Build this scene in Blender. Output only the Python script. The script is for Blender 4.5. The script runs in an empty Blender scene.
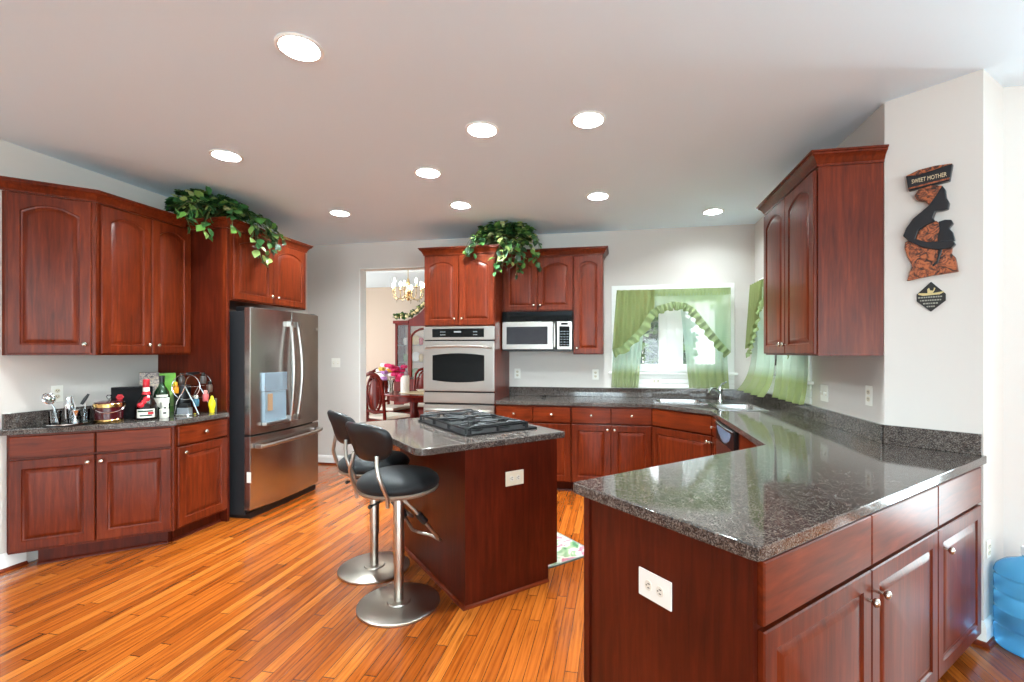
import bpy, bmesh, math, random
from mathutils import Vector, Matrix
from mathutils.geometry import tessellate_polygon
random.seed(7)
PI = math.pi
SC = bpy.context.scene
COL = SC.collection
def R(a): return math.radians(a)

# ---------------------------------------------------------------- camera, world, daylight, exposure
CAM_YAW, CAM_H, FPX = 10.854, 1.407, 465.25
cam = bpy.data.cameras.new('camera'); camo = bpy.data.objects.new('camera', cam); COL.objects.link(camo)
camo.location = (0, 0, CAM_H); camo.rotation_euler = (PI / 2, 0, R(CAM_YAW))
cam.sensor_width = 36.0; cam.lens = 36.0 * FPX / 1024.0
cam.shift_x = -16.0 / 1024.0; cam.shift_y = 12.0 / 1024.0
cam.clip_start = 0.05; cam.clip_end = 200
SC.camera = camo

world = bpy.data.worlds.new('overcast_sky'); SC.world = world; world.use_nodes = True
wnt = world.node_tree; wbg = wnt.nodes['Background']
wsky = wnt.nodes.new('ShaderNodeTexSky'); wsky.sky_type = 'HOSEK_WILKIE'; wsky.turbidity = 6.0; wsky.ground_albedo = 0.5
wsky.sun_direction = (0.3, -0.4, 0.85)
wmix = wnt.nodes.new('ShaderNodeMix'); wmix.data_type = 'RGBA'; wmix.inputs[0].default_value = 0.85
wnt.links.new(wsky.outputs[0], wmix.inputs[6]); wmix.inputs[7].default_value = (0.93, 0.97, 1.0, 1)
wnt.links.new(wmix.outputs[2], wbg.inputs[0])
wbg.inputs[1].default_value = 1.5

def area(name, loc, rot, sx, sy, power, color=(1, 1, 1)):
    l = bpy.data.lights.new(name, 'AREA'); l.shape = 'RECTANGLE'; l.size = sx; l.size_y = sy
    l.energy = power; l.color = color
    o = bpy.data.objects.new(name, l); COL.objects.link(o); o.location = loc; o.rotation_euler = rot
    return o
# daylight through the breakfast room's glass doors, plus fill added at unseen rear and dining openings
area('rear_fill_left', (-0.7, -7.12, 1.5), (R(140), 0, 0), 1.8, 2.0, 95, (0.74, 0.93, 1.0))  # unseen window, set far back and tilted up to even out the room light
area('rear_fill_right', (2.6, -7.12, 1.25), (R(140), 0, 0), 3.2, 2.2, 60, (0.74, 0.93, 1.0))  # second added opening out of view, widens the same upward fill
area('daylight_patio_door', (4.62, -4.5, 1.25), (R(140), 0, R(90)), 3.8, 2.2, 165, (0.74, 0.93, 1.0))
area('daylight_breakfast_door', (3.35, 3.02, 1.25), (R(-95), 0, 0), 1.7, 2.1, 62, (0.74, 0.93, 1.0))
area('dining_side_fill', (-6.05, 7.2, 1.5), (R(90), 0, R(-90)), 2.2, 1.8, 14, (1.0, 0.96, 0.94))  # window out of view, put in to brighten the dining room

SC.view_settings.view_transform = 'Standard'; SC.view_settings.look = 'None'
SC.view_settings.exposure = 1.65; SC.view_settings.gamma = 1.0; SC.view_settings.use_curve_mapping = False
try:
    SC.cycles.max_bounces = 10; SC.cycles.diffuse_bounces = 5; SC.cycles.sample_clamp_indirect = 6.0
except Exception: pass

# ---------------------------------------------------------------- mesh builder
class MB:
    def __init__(s): s.bm = bmesh.new(); s.mi = 0; s.wn = False
    def verts(s, pts): return [s.bm.verts.new(p) for p in pts]
    def face(s, vs):
        try:
            f = s.bm.faces.new(vs); f.material_index = s.mi; return f
        except ValueError: return None
    def poly(s, pts): return s.face(s.verts(pts))
    def merge(s, b):
        for f in b.faces: f.material_index = s.mi
        m = {v: s.bm.verts.new(v.co) for v in b.verts}
        for f in b.faces:
            g = s.face([m[v] for v in f.verts])
        b.free()
    def box(s, x0, x1, y0, y1, z0, z1, bev=0.0, seg=2, M=None):
        b = bmesh.new()
        p = [b.verts.new((x, y, z)) for z in (z0, z1) for x, y in ((x0, y0), (x1, y0), (x1, y1), (x0, y1))]
        for q in ((3, 2, 1, 0), (4, 5, 6, 7), (0, 1, 5, 4), (1, 2, 6, 5), (2, 3, 7, 6), (3, 0, 4, 7)): b.faces.new([p[i] for i in q])
        if bev > 0: s.wn = True; bmesh.ops.bevel(b, geom=list(b.edges), offset=bev, segments=seg, profile=0.5, affect='EDGES')
        if M is not None: bmesh.ops.transform(b, matrix=M, verts=list(b.verts))
        s.merge(b); return s
    def prism(s, pl, z0, z1, bev=0.0, M=None):
        b = bmesh.new()
        lo = [b.verts.new((x, y, z0)) for x, y in pl]; hi = [b.verts.new((x, y, z1)) for x, y in pl]
        n = len(pl); b.faces.new(lo[::-1]); b.faces.new(hi)
        for i in range(n): b.faces.new((lo[i], lo[(i + 1) % n], hi[(i + 1) % n], hi[i]))
        bmesh.ops.recalc_face_normals(b, faces=list(b.faces))
        if bev > 0: s.wn = True; bmesh.ops.bevel(b, geom=list(b.edges), offset=bev, segments=2, profile=0.5, affect='EDGES')
        if M is not None: bmesh.ops.transform(b, matrix=M, verts=list(b.verts))
        s.merge(b); return s
    def xz(s, pl, y0, y1, bev=0.0):       # outline drawn in x,z, thickness along y
        return s.prism([(x, z) for x, z in pl], -y1, -y0, bev, Matrix(((1, 0, 0, 0), (0, 0, -1, 0), (0, 1, 0, 0), (0, 0, 0, 1))))
    def slab(s, outer, holes, z0, z1, bev=0.0):
        s.wn = s.wn or bev > 0; loops = [outer] + list(holes); b = bmesh.new()
        tris = tessellate_polygon([[Vector((x, y, 0)) for x, y in l] for l in loops])
        lo = [b.verts.new((x, y, z0)) for l in loops for x, y in l]; hi = [b.verts.new((x, y, z1)) for l in loops for x, y in l]
        for t in tris:
            try: b.faces.new([hi[i] for i in t]); b.faces.new([lo[i] for i in reversed(t)])
            except ValueError: pass
        k = 0
        for l in loops:
            n = len(l)
            for i in range(n): b.faces.new((lo[k + i], lo[k + (i + 1) % n], hi[k + (i + 1) % n], hi[k + i]))
            k += n
        bmesh.ops.recalc_face_normals(b, faces=list(b.faces))
        if bev > 0:
            ed = [e for e in b.edges if len(e.link_faces) == 2 and e.calc_face_angle() > 1.0]
            bmesh.ops.bevel(b, geom=ed, offset=bev, segments=2, profile=0.5, affect='EDGES')
        s.merge(b); return s
    def loft(s, rings, closed=True, cap=(True, True)):
        vr = [s.verts(r) for r in rings]; n = len(rings[0])
        for a, b in zip(vr, vr[1:]):
            for i in range(n if closed else n - 1): s.face((a[i], a[(i + 1) % n], b[(i + 1) % n], b[i]))
        if cap[0]: s.face(vr[0][::-1])
        if cap[1]: s.face(vr[-1])
        return s
    def lathe(s, prof, c=(0, 0, 0), seg=28, M=None):
        rings = []
        T = Matrix.Translation(c) @ (M if M is not None else Matrix.Identity(4))
        for r, z in prof:
            r = max(r, 1e-4)
            rings.append([T @ Vector((r * math.cos(2 * PI * i / seg), r * math.sin(2 * PI * i / seg), z)) for i in range(seg)])
        ring = abs(prof[0][0] - prof[-1][0]) < 0.004 and abs(prof[0][1] - prof[-1][1]) < 0.004
        if ring: rings.append(rings[0])
        return s.loft(rings, True, (not ring, not ring))
    def cyl(s, c, r, z0, z1, seg=28, M=None): return s.lathe([(r, z0), (r, z1)], c, seg, M)
    def ball(s, c, rx, ry=None, rz=None, seg=16, rows=10, M=None):
        ry = ry or rx; rz = rz or rx; rings = []
        T = Matrix.Translation(c) @ (M if M is not None else Matrix.Identity(4))
        for k in range(rows + 1):
            a = -PI / 2 + PI * k / rows; cr = max(math.cos(a), 1e-3)
            rings.append([T @ Vector((rx * cr * math.cos(2 * PI * i / seg), ry * cr * math.sin(2 * PI * i / seg), rz * math.sin(a))) for i in range(seg)])
        return s.loft(rings)
    def tube(s, pts, r, seg=10, closed=False):
        P = [Vector(p) for p in pts]; n = len(P); rr = r if isinstance(r, (list, tuple)) else [r] * n
        tg = []
        for i in range(n):
            a = P[i - 1] if (i > 0 or closed) else P[i]; b = P[(i + 1) % n] if (i < n - 1 or closed) else P[i]
            tg.append((b - a).normalized())
        u = tg[0].orthogonal().normalized(); rings = []
        for i in range(n):
            u = (u - tg[i] * u.dot(tg[i])); u = u.normalized() if u.length > 1e-6 else tg[i].orthogonal().normalized()
            v = tg[i].cross(u)
            rings.append([P[i] + (u * math.cos(2 * PI * k / seg) + v * math.sin(2 * PI * k / seg)) * rr[i] for k in range(seg)])
        if closed:
            # align the last ring with the first
            best = min(range(seg), key=lambda q: (rings[-1][q] - rings[0][0]).length)
            rings.append([rings[0][(k - best) % seg] for k in range(seg)])
            return s.loft(rings, True, (False, False))
        return s.loft(rings)
    def sweep(s, path, prof, closed=False):  # profile (out, z) swept along x,y path, out = to the right of travel
        n = len(path); rings = []
        for i, p in enumerate(path):
            p = Vector(p)
            d0 = (p - Vector(path[i - 1])).normalized() if (i > 0 or closed) else None
            d1 = (Vector(path[(i + 1) % n]) - p).normalized() if (i < n - 1 or closed) else None
            d0 = d0 or d1; d1 = d1 or d0
            n0 = Vector((d0.y, -d0.x)); n1 = Vector((d1.y, -d1.x)); m = (n0 + n1); m = m / max(m.dot(n0), 1e-3)
            rings.append([(p.x + m.x * o, p.y + m.y * o, z) for o, z in prof])
        if closed: rings.append(rings[0])
        return s.loft(rings, True, (not closed, not closed))
    def build(s, name, mat, parent=None, smooth=35, recalc=True, kind=None, mod=None):
        if recalc: bmesh.ops.recalc_face_normals(s.bm, faces=list(s.bm.faces))
        me = bpy.data.meshes.new(name); s.bm.to_mesh(me); s.bm.free()
        for m in (mat if isinstance(mat, (list, tuple)) else [mat]): me.materials.append(m)
        if smooth:
            for p in me.polygons: p.use_smooth = True
            me.set_sharp_from_angle(angle=R(smooth))
        o = bpy.data.objects.new(name, me); COL.objects.link(o)
        if s.wn and smooth:
            wm = o.modifiers.new('weighted', 'WEIGHTED_NORMAL'); wm.keep_sharp = True; wm.weight = 80
        if parent is not None: o.parent = parent
        if kind: o['kind'] = kind
        return o

def tag(o, label, cat, group=None, kind=None):
    o['label'] = label; o['category'] = cat
    if group: o['group'] = group
    if kind: o['kind'] = kind
    return o
def thing(name, label, cat, loc=(0, 0, 0), rotz=0.0, group=None):
    o = bpy.data.objects.new(name, None); COL.objects.link(o); o.empty_display_size = 0.1
    o.location = loc; o.rotation_euler = (0, 0, R(rotz)); return tag(o, label, cat, group)
def kids(o): return [c for c in bpy.data.objects if c.parent is o]
def dup(root, loc, rotz, label, group=None):
    r = root.copy(); COL.objects.link(r); r.location = loc; r.rotation_euler = (0, 0, R(rotz)); r['label'] = label
    if group: r['group'] = group
    for ch in kids(root):
        c = ch.copy(); COL.objects.link(c); c.parent = r
        for g in kids(ch):
            d = g.copy(); COL.objects.link(d); d.parent = c
    return r
def toloc(loc, rotz, pts):
    c, s_ = math.cos(R(rotz)), math.sin(R(rotz))
    return [((x - loc[0]) * c + (y - loc[1]) * s_, -(x - loc[0]) * s_ + (y - loc[1]) * c) for x, y in pts]
def text(name, body, size, M, mat, parent, extrude=0.0006, align='CENTER', sx=1.0):
    cu = bpy.data.curves.new(name, 'FONT'); cu.body = body; cu.size = size; cu.extrude = extrude; cu.align_x = align; cu.align_y = 'CENTER'
    cu.space_character = 1.0
    t = bpy.data.objects.new('tmp', cu); COL.objects.link(t)
    dg = bpy.context.evaluated_depsgraph_get(); me = bpy.data.meshes.new_from_object(t.evaluated_get(dg))
    bpy.data.objects.remove(t); me.name = name; me.materials.clear(); me.materials.append(mat)
    me.transform(M @ Matrix.Diagonal((sx, 1, 1, 1)))
    o = bpy.data.objects.new(name, me); COL.objects.link(o); o.parent = parent; return o
FACE = Matrix(((1, 0, 0, 0), (0, 0, -1, 0), (0, 1, 0, 0), (0, 0, 0, 1)))   # x,y drawn flat -> x,z facing -y

# ---------------------------------------------------------------- materials
def lin(r, g, b):
    f = lambda c: (c / 255) / 12.92 if c / 255 <= 0.04045 else ((c / 255 + 0.055) / 1.055) ** 2.4
    return (f(r), f(g), f(b), 1)
def pmat(name, col, rough=0.5, metal=0.0, coat=0.0, spec=0.5, **k):
    m = bpy.data.materials.new(name); m.use_nodes = True; b = m.node_tree.nodes['Principled BSDF']
    b.inputs['Base Color'].default_value = col; b.inputs['Roughness'].default_value = rough; b.inputs['Metallic'].default_value = metal
    b.inputs['Coat Weight'].default_value = coat; b.inputs['Coat Roughness'].default_value = 0.15
    b.inputs['Specular IOR Level'].default_value = spec
    for a, v in k.items(): b.inputs[a.replace('_', ' ')].default_value = v
    return m
class NT:
    def __init__(s, m): s.nt = m.node_tree; s.b = s.nt.nodes['Principled BSDF']
    def n(s, t, **k):
        nd = s.nt.nodes.new(t)
        for a, v in k.items():
            if a.startswith('i'): nd.inputs[int(a[1:])].default_value = v
            else: setattr(nd, a, v)
        return nd
    def l(s, a, ao, b, bi): s.nt.links.new(a.outputs[ao], b.inputs[bi])
    def coord(s, scale, kind='Object', rot=(0, 0, 0)):
        t = s.n('ShaderNodeTexCoord'); mp = s.n('ShaderNodeMapping'); mp.inputs['Scale'].default_value = scale; mp.inputs['Rotation'].default_value = rot
        s.nt.links.new(t.outputs[kind], mp.inputs[0]); return mp
    def noise(s, src, sc, det=3, rough=0.5, dist=0.0):
        t = s.n('ShaderNodeTexNoise'); t.inputs['Scale'].default_value = sc; t.inputs['Detail'].default_value = det; t.inputs['Roughness'].default_value = rough
        t.inputs['Distortion'].default_value = dist; s.nt.links.new(src.outputs[0], t.inputs[0]); return t
    def ramp(s, src, so, stops, interp='LINEAR'):
        r = s.n('ShaderNodeValToRGB'); e = r.color_ramp.elements; r.color_ramp.interpolation = interp
        while len(e) < len(stops): e.new(0.5)
        for q, (p, c) in zip(e, stops): q.position = p; q.color = c
        s.nt.links.new(src.outputs[so], r.inputs[0]); return r
    def bump(s, src, so, strength, dist=0.001):
        b = s.n('ShaderNodeBump'); b.inputs['Strength'].default_value = strength; b.inputs['Distance'].default_value = dist
        s.nt.links.new(src.outputs[so], b.inputs['Height']); s.nt.links.new(b.outputs[0], s.b.inputs['Normal'])
    def math(s, op, a, b=None):
        m = s.n('ShaderNodeMath', operation=op)
        for i, q in enumerate((a, b)):
            if q is None: continue
            if isinstance(q, (int, float)): m.inputs[i].default_value = q
            else: s.nt.links.new(q[0].outputs[q[1]], m.inputs[i])
        return m

def wood(name, dark, mid, light, rough=0.3, horiz=False, spec=0.2):
    m = pmat(name, mid, rough, coat=0.0, spec=spec); t = NT(m)
    mp = t.coord((3.0, 26, 26) if horiz else (26, 26, 2.2))
    a = t.noise(mp, 1.6, 5, 0.6, 0.4); c = t.coord((1.6, 1.6, 1.1)); b = t.noise(c, 2.0, 2)
    ad = t.n('ShaderNodeMix', data_type='FLOAT', i0=0.38); t.l(a, 0, ad, 2); t.l(b, 0, ad, 3)
    r = t.ramp(ad, 0, [(0.30, dark), (0.52, mid), (0.74, light)]); t.l(r, 0, t.b, 'Base Color')
    return m
M_CH = wood('cherry_wood', lin(62, 19, 8), lin(100, 35, 13), lin(132, 54, 23))
M_CHH = wood('cherry_wood_level_grain', lin(68, 22, 9), lin(107, 39, 14), lin(138, 56, 23), horiz=True)
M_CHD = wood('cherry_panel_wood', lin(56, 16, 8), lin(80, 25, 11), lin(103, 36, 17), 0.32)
M_MAH = wood('mahogany_wood', lin(75, 16, 12), lin(105, 26, 18), lin(140, 45, 28), 0.22)
M_NICKEL = pmat('satin_nickel', lin(205, 198, 186), 0.25, 1.0)
M_CHROME = pmat('polished_chrome', lin(225, 228, 230), 0.06, 1.0)
M_POLE = pmat('brushed_nickel_pole', lin(190, 182, 172), 0.3, 1.0)
M_WHITE = pmat('white_trim_paint', lin(238, 238, 234), 0.35)
M_PLATE = pmat('white_plastic', lin(240, 238, 230), 0.35)
M_CREAM = pmat('cream_plastic', lin(222, 212, 190), 0.4)
M_HOLE = pmat('dark_slot', lin(30, 28, 26), 0.6)
M_BLACK = pmat('black_plastic', lin(18, 18, 20), 0.35)
M_BGLASS = pmat('black_glass', lin(8, 9, 10), 0.05, spec=0.16)
M_IRON = pmat('cast_iron_enamel', lin(18, 18, 20), 0.42, spec=0.25)
M_DGREY = pmat('dark_grey_steel', lin(42, 43, 46), 0.45, 0.2)
def wallmat(name, col, sc=60, st=0.06):
    m = pmat(name, col, 0.75, spec=0.25); t = NT(m); mp = t.coord((1, 1, 1)); n = t.noise(mp, sc, 3); t.bump(n, 0, st, 0.002); return m
M_WALL = wallmat('warm_white_wall_paint', lin(210, 204, 198))
M_CEIL = wallmat('white_ceiling_paint', lin(226, 243, 254))
M_DWALL = wallmat('peach_dining_wall_paint', lin(190, 174, 158))
def stainless(name, col, rough, axis=(2, 2, 90)):
    m = pmat(name, col, rough, 1.0); t = NT(m); mp = t.coord(axis); n = t.noise(mp, 6, 3)
    r = t.ramp(n, 0, [(0.3, (rough * 0.97,) * 3 + (1,)), (0.7, (rough * 1.03,) * 3 + (1,))]); t.l(r, 0, t.b, 'Roughness'); return m
M_SS = stainless('brushed_stainless_steel', lin(182, 177, 172), 0.3)
M_SSV = stainless('brushed_stainless_upright', lin(186, 182, 178), 0.26, (90, 90, 2))
M_SINK = stainless('sink_steel', lin(215, 216, 216), 0.18)
def granite():
    m = pmat('polished_speckled_granite', lin(70, 62, 58), 0.07, spec=0.55); t = NT(m); mp = t.coord((1, 1, 1))
    v = t.n('ShaderNodeTexVoronoi', feature='F1'); v.inputs['Scale'].default_value = 300; t.l(mp, 0, v, 0)
    sp = t.n('ShaderNodeSeparateColor'); t.l(v, 1, sp, 0)
    n = t.noise(mp, 38, 4, 0.65); ad = t.math('ADD', (sp, 0), (n, 0)); h = t.math('MULTIPLY', (ad, 0), 0.5)
    r = t.ramp(h, 0, [(0.22, lin(32, 29, 29)), (0.42, lin(58, 50, 47)), (0.55, lin(84, 72, 65)), (0.66, lin(98, 92, 88)), (0.80, lin(128, 121, 116))])
    t.l(r, 0, t.b, 'Base Color'); return m
M_GRAN = granite()
def floor_mat():
    m = pmat('oak_strip_floor', lin(180, 95, 40), 0.2, coat=0.25, spec=0.5); t = NT(m); W, LN = 0.0572, 0.95
    tc = t.n('ShaderNodeTexCoord'); s = t.n('ShaderNodeSeparateXYZ'); t.l(tc, 'Object', s, 0)
    px = t.math('DIVIDE', (s, 0), W); row = t.math('FLOOR', (px, 0)); fx = t.math('FRACT', (px, 0))
    wn = t.n('ShaderNodeTexWhiteNoise', noise_dimensions='1D'); t.l(row, 0, wn, 'W')
    off = t.math('MULTIPLY', (wn, 0), 37.0); py0 = t.math('DIVIDE', (s, 1), LN); py = t.math('ADD', (py0, 0), (off, 0))
    sg = t.math('FLOOR', (py, 0)); fy = t.math('FRACT', (py, 0))
    cb = t.n('ShaderNodeCombineXYZ'); t.l(row, 0, cb, 0); t.l(sg, 0, cb, 1)
    w2 = t.n('ShaderNodeTexWhiteNoise', noise_dimensions='2D'); t.l(cb, 0, w2, 0)
    # grain, shifted plank by plank
    gx = t.math('MULTIPLY', (s, 0), 55.0); gy = t.math('MULTIPLY', (s, 1), 2.6); gz = t.math('MULTIPLY', (w2, 0), 50.0)
    cg = t.n('ShaderNodeCombineXYZ'); t.l(gx, 0, cg, 0); t.l(gy, 0, cg, 1); t.l(gz, 0, cg, 2)
    g = t.noise(cg, 1.0, 5, 0.6, 1.2)
    wv = t.n('ShaderNodeTexWave', wave_type='BANDS', bands_direction='X'); t.l(cg, 0, wv, 0); wv.inputs['Scale'].default_value = 0.22
    wv.inputs['Distortion'].default_value = 9.0; wv.inputs['Detail'].default_value = 2.0; wv.inputs['Detail Scale'].default_value = 0.35
    base = t.ramp(w2, 0, [(0.0, lin(140, 68, 20)), (0.3, lin(160, 80, 24)), (0.7, lin(172, 90, 29)), (1.0, lin(190, 110, 42))])
    gr = t.ramp(g, 0, [(0.28, (0.36, 0.28, 0.22, 1)), (0.48, (0.92, 0.9, 0.88, 1)), (0.72, (1.18, 1.2, 1.2, 1))])
    wr = t.ramp(wv, 0, [(0.0, (0.72, 0.66, 0.6, 1)), (0.45, (1, 1, 1, 1)), (1.0, (1.05, 1.05, 1.05, 1))])
    mx = t.n('ShaderNodeMix', data_type='RGBA', blend_type='MULTIPLY', i0=0.9); t.l(base, 0, mx, 6); t.l(gr, 0, mx, 7)
    m2 = t.n('ShaderNodeMix', data_type='RGBA', blend_type='MULTIPLY', i0=0.5); t.l(mx, 2, m2, 6); t.l(wr, 0, m2, 7)
    e1 = t.math('LESS_THAN', (fx, 0), 0.045); e2 = t.math('LESS_THAN', (fy, 0), 0.004); e = t.math('MAXIMUM', (e1, 0), (e2, 0))
    m3 = t.n('ShaderNodeMix', data_type='RGBA'); t.l(e, 0, m3, 0); t.l(m2, 2, m3, 6); m3.inputs[7].default_value = lin(70, 30, 12)
    t.l(m3, 2, t.b, 'Base Color')
    inv = t.math('SUBTRACT', 1.0, (e, 0)); gb = t.math('MULTIPLY', (g, 0), 0.25); hh = t.math('ADD', (inv, 0), (gb, 0)); t.bump(hh, 0, 0.12, 0.0012)
    return m
M_FLOOR = floor_mat()
def emis(name, col, st):
    m = bpy.data.materials.new(name); m.use_nodes = True; nt = m.node_tree; nt.nodes.clear()
    e = nt.nodes.new('ShaderNodeEmission'); o = nt.nodes.new('ShaderNodeOutputMaterial'); e.inputs[0].default_value = col; e.inputs[1].default_value = st
    nt.links.new(e.outputs[0], o.inputs[0]); return m
M_LAMP = emis('lit_lamp_lens', (0.84, 0.97, 1.0, 1), 345.0)
M_LAMPDIM = emis('dim_lamp_lens', (0.84, 0.97, 1.0, 1), 130.0)
M_BULB = emis('lit_candle_bulb', (1, 0.88, 0.7, 1), 22.0)
def paneglass(name, tint=(1, 1, 1, 1)):
    m = bpy.data.materials.new(name); m.use_nodes = True; nt = m.node_tree; nt.nodes.clear()
    a = nt.nodes.new('ShaderNodeBsdfTransparent'); g = nt.nodes.new('ShaderNodeBsdfGlossy'); f = nt.nodes.new('ShaderNodeFresnel'); x = nt.nodes.new('ShaderNodeMixShader'); o = nt.nodes.new('ShaderNodeOutputMaterial')
    a.inputs[0].default_value = tint; g.inputs['Roughness'].default_value = 0.02; f.inputs[0].default_value = 1.45
    nt.links.new(f.outputs[0], x.inputs[0]); nt.links.new(a.outputs[0], x.inputs[1]); nt.links.new(g.outputs[0], x.inputs[2]); nt.links.new(x.outputs[0], o.inputs[0]); return m
M_PANE = paneglass('window_glass')
M_CLEAR = paneglass('clear_glassware', (0.9, 0.92, 0.93, 1))

# ================================================================ the room
XL, XR, YB, CZ = -3.887, 1.436, 5.31, 2.778
ART0, ART1, NOOK = (1.436, 2.866), (1.735, 2.618), (1.957, 2.82)
WT = 0.13
f = MB(); f.box(XL - 0.2, 4.6, -7.0, YB + 0.13, -0.08, 0.0); f.box(-6.1, -0.9, YB + 0.13, 9.1, -0.08, 0.0)
f.build('floor', M_FLOOR, smooth=0, kind='structure')
LIGHTS = [(-1.40, 1.857), (-2.663, 2.777), (-0.814, 2.749), (-0.166, 2.749), (-1.411, 3.327), (-2.665, 4.127), (-1.425, 4.114), (-0.165, 4.104), (0.911, 4.763)]
def circ(c, r, n=28): return [(c[0] + r * math.cos(2 * PI * i / n), c[1] + r * math.sin(2 * PI * i / n)) for i in range(n)]
c = MB(); c.slab([(XL - WT, -7.0), (4.6, -7.0), (4.6, NOOK[1] + WT), (XR + WT, YB + WT), (XL - WT, YB + WT)], [circ(p, 0.082) for p in LIGHTS], CZ, CZ + 0.1)
c.build('ceiling', M_CEIL, smooth=0, kind='structure')
w = MB(); w.box(XL - WT, XL, -7.0, YB + WT, 0, CZ); w.build('wall_left', M_WALL, smooth=0, kind='structure')
DX0, DX1, DZ = -3.16, -2.05, 2.46          # opening to the dining room
WX0, WX1, WZ0, WZ1 = 0.01, 1.158, 1.195, 2.085
w = MB()
w.box(XL, DX0, YB, YB + WT, 0, CZ); w.box(DX0, DX1, YB, YB + WT, DZ, CZ); w.box(DX1, WX0, YB, YB + WT, 0, CZ)
w.box(WX0, WX1, YB, YB + WT, 0, WZ0); w.box(WX0, WX1, YB, YB + WT, WZ1, CZ); w.box(WX1, XR + WT, YB, YB + WT, 0, CZ)
w.build('wall_back', M_WALL, smooth=0, kind='structure')
RY0, RY1 = 3.90, 5.04
w = MB()
w.prism([ART0, (XR, RY0), (XR + WT, RY0), (XR + WT, 2.95)], 0, CZ); w.box(XR, XR + WT, RY1, YB, 0, CZ); w.box(XR, XR + WT, RY0, RY1, 0, WZ0); w.box(XR, XR + WT, RY0, RY1, WZ1, CZ)
w.build('wall_right', M_WALL, smooth=0, kind='structure')
w = MB(); w.prism([ART0, ART1, (ART1[0] + 0.0, ART1[1] + 0.18), (XR + WT, 2.95)], 0, CZ); w.build('wall_angled', M_WALL, smooth=0, kind='structure')
w = MB(); w.prism([ART1, NOOK, (NOOK[0], NOOK[1] + WT), (ART1[0], ART1[1] + 0.18)], 0, CZ); w.build('wall_return', M_WALL, smooth=0, kind='structure')
w = MB(); w.box(NOOK[0], 2.5, NOOK[1], NOOK[1] + WT, 0, CZ); w.box(4.2, 4.6, NOOK[1], NOOK[1] + WT, 0, CZ); w.box(2.5, 4.2, NOOK[1], NOOK[1] + WT, 2.35, CZ); w.build('wall_breakfast', M_WALL, smooth=0, kind='structure')
w = MB(); w.box(4.47, 4.6, -7.0, -6.4, 0, CZ); w.box(4.47, 4.6, -2.6, NOOK[1], 0, CZ); w.box(4.47, 4.6, -6.4, -2.6, 2.35, CZ); w.build('wall_east', M_WALL, smooth=0, kind='structure')
RW = -7.0
w = MB(); w.box(XL, -1.6, RW, RW + 0.13, 0, CZ); w.box(0.2, 1.0, RW, RW + 0.13, 0, CZ); w.box(4.2, 4.47, RW, RW + 0.13, 0, CZ)
w.box(-1.6, 0.2, RW, RW + 0.13, 0, 0.5); w.box(-1.6, 0.2, RW, RW + 0.13, 2.5, CZ); w.box(1.0, 4.2, RW, RW + 0.13, 2.35, CZ)
w.build('wall_rear', M_WALL, smooth=0, kind='structure')
# mullions of the unseen openings; the rear ones are added for fill light
w = MB(); w.box(-0.73, -0.67, RW + 0.03, RW + 0.09, 0.5, 2.5); w.box(-1.6, 0.2, RW + 0.03, RW + 0.09, 1.45, 1.5); w.build('window_3', M_WHITE, smooth=0, kind='structure')
w = MB(); w.box(2.06, 2.14, RW + 0.03, RW + 0.09, 0, 2.35); w.box(3.1, 3.18, RW + 0.03, RW + 0.09, 0, 2.35); w.build('door_1', M_WHITE, smooth=0, kind='structure')
w = MB(); w.box(4.5, 4.56, -5.2, -5.12, 0, 2.35); w.box(4.5, 4.56, -3.9, -3.82, 0, 2.35); w.build('door_2', M_WHITE, smooth=0, kind='structure')
w = MB()
for x in (2.5, 3.31, 4.12): w.box(x, x + 0.08, NOOK[1] + 0.04, NOOK[1] + 0.09, 0, 2.35)
w.box(2.5, 4.2, NOOK[1] + 0.04, NOOK[1] + 0.09, 0, 0.12); w.build('door_3', M_WHITE, smooth=0, kind='structure')
# dining room shell
w = MB(); w.box(-6.1, -5.97, YB + WT, 6.0, 0, CZ); w.box(-6.1, -5.97, 8.4, 9.1, 0, CZ); w.box(-6.1, -5.97, 6.0, 8.4, 0, 0.6); w.box(-6.1, -5.97, 6.0, 8.4, 2.4, CZ); w.build('wall_dining_side', M_DWALL, smooth=0, kind='structure')
w = MB(); w.box(-6.1, -0.9, 8.97, 9.1, 0, CZ); w.build('wall_dining_far', M_DWALL, smooth=0, kind='structure')
w = MB(); w.box(-1.0, -0.9, YB + WT, 9.0, 0, CZ); w.build('wall_dining_near', M_DWALL, smooth=0, kind='structure')
w = MB(); w.box(-6.1, -0.9, YB + WT, 9.1, CZ, CZ + 0.1); w.build('ceiling_dining', M_CEIL, smooth=0, kind='structure')
# white jamb lining of the opening
w = MB(); w.box(DX0, DX0 + 0.012, YB - 0.004, YB + WT + 0.004, 0, DZ); w.box(DX0, DX1, YB - 0.004, YB + WT + 0.004, DZ - 0.012, DZ); w.build('trim_1', M_WHITE, smooth=0, kind='structure')
BB = [(0, 0), (0.014, 0), (0.014, 0.085), (0.008, 0.105), (0, 0.115)]
def base(name, path, mat=M_WHITE):
    b = MB(); b.sweep(path, BB); b.build(name, mat, smooth=0, kind='structure')
    b = MB(); b.sweep([p for p in path], [(0.014, 0), (0.03, 0), (0.028, 0.012), (0.022, 0.02), (0.014, 0.022)]); b.build(name.replace('baseboard', 'trim'), M_CHH, smooth=30, kind='structure')
base('baseboard_left', [(XL, -6.8), (XL, 2.42)][::1])
base('baseboard_back', [(XL, YB), (DX0, YB)])
base('baseboard_return', [(1.66, 2.680), ART1, NOOK, (2.48, NOOK[1])])
base('baseboard_dining', [(-5.95, 8.97), (-1.0, 8.97)])

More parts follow.
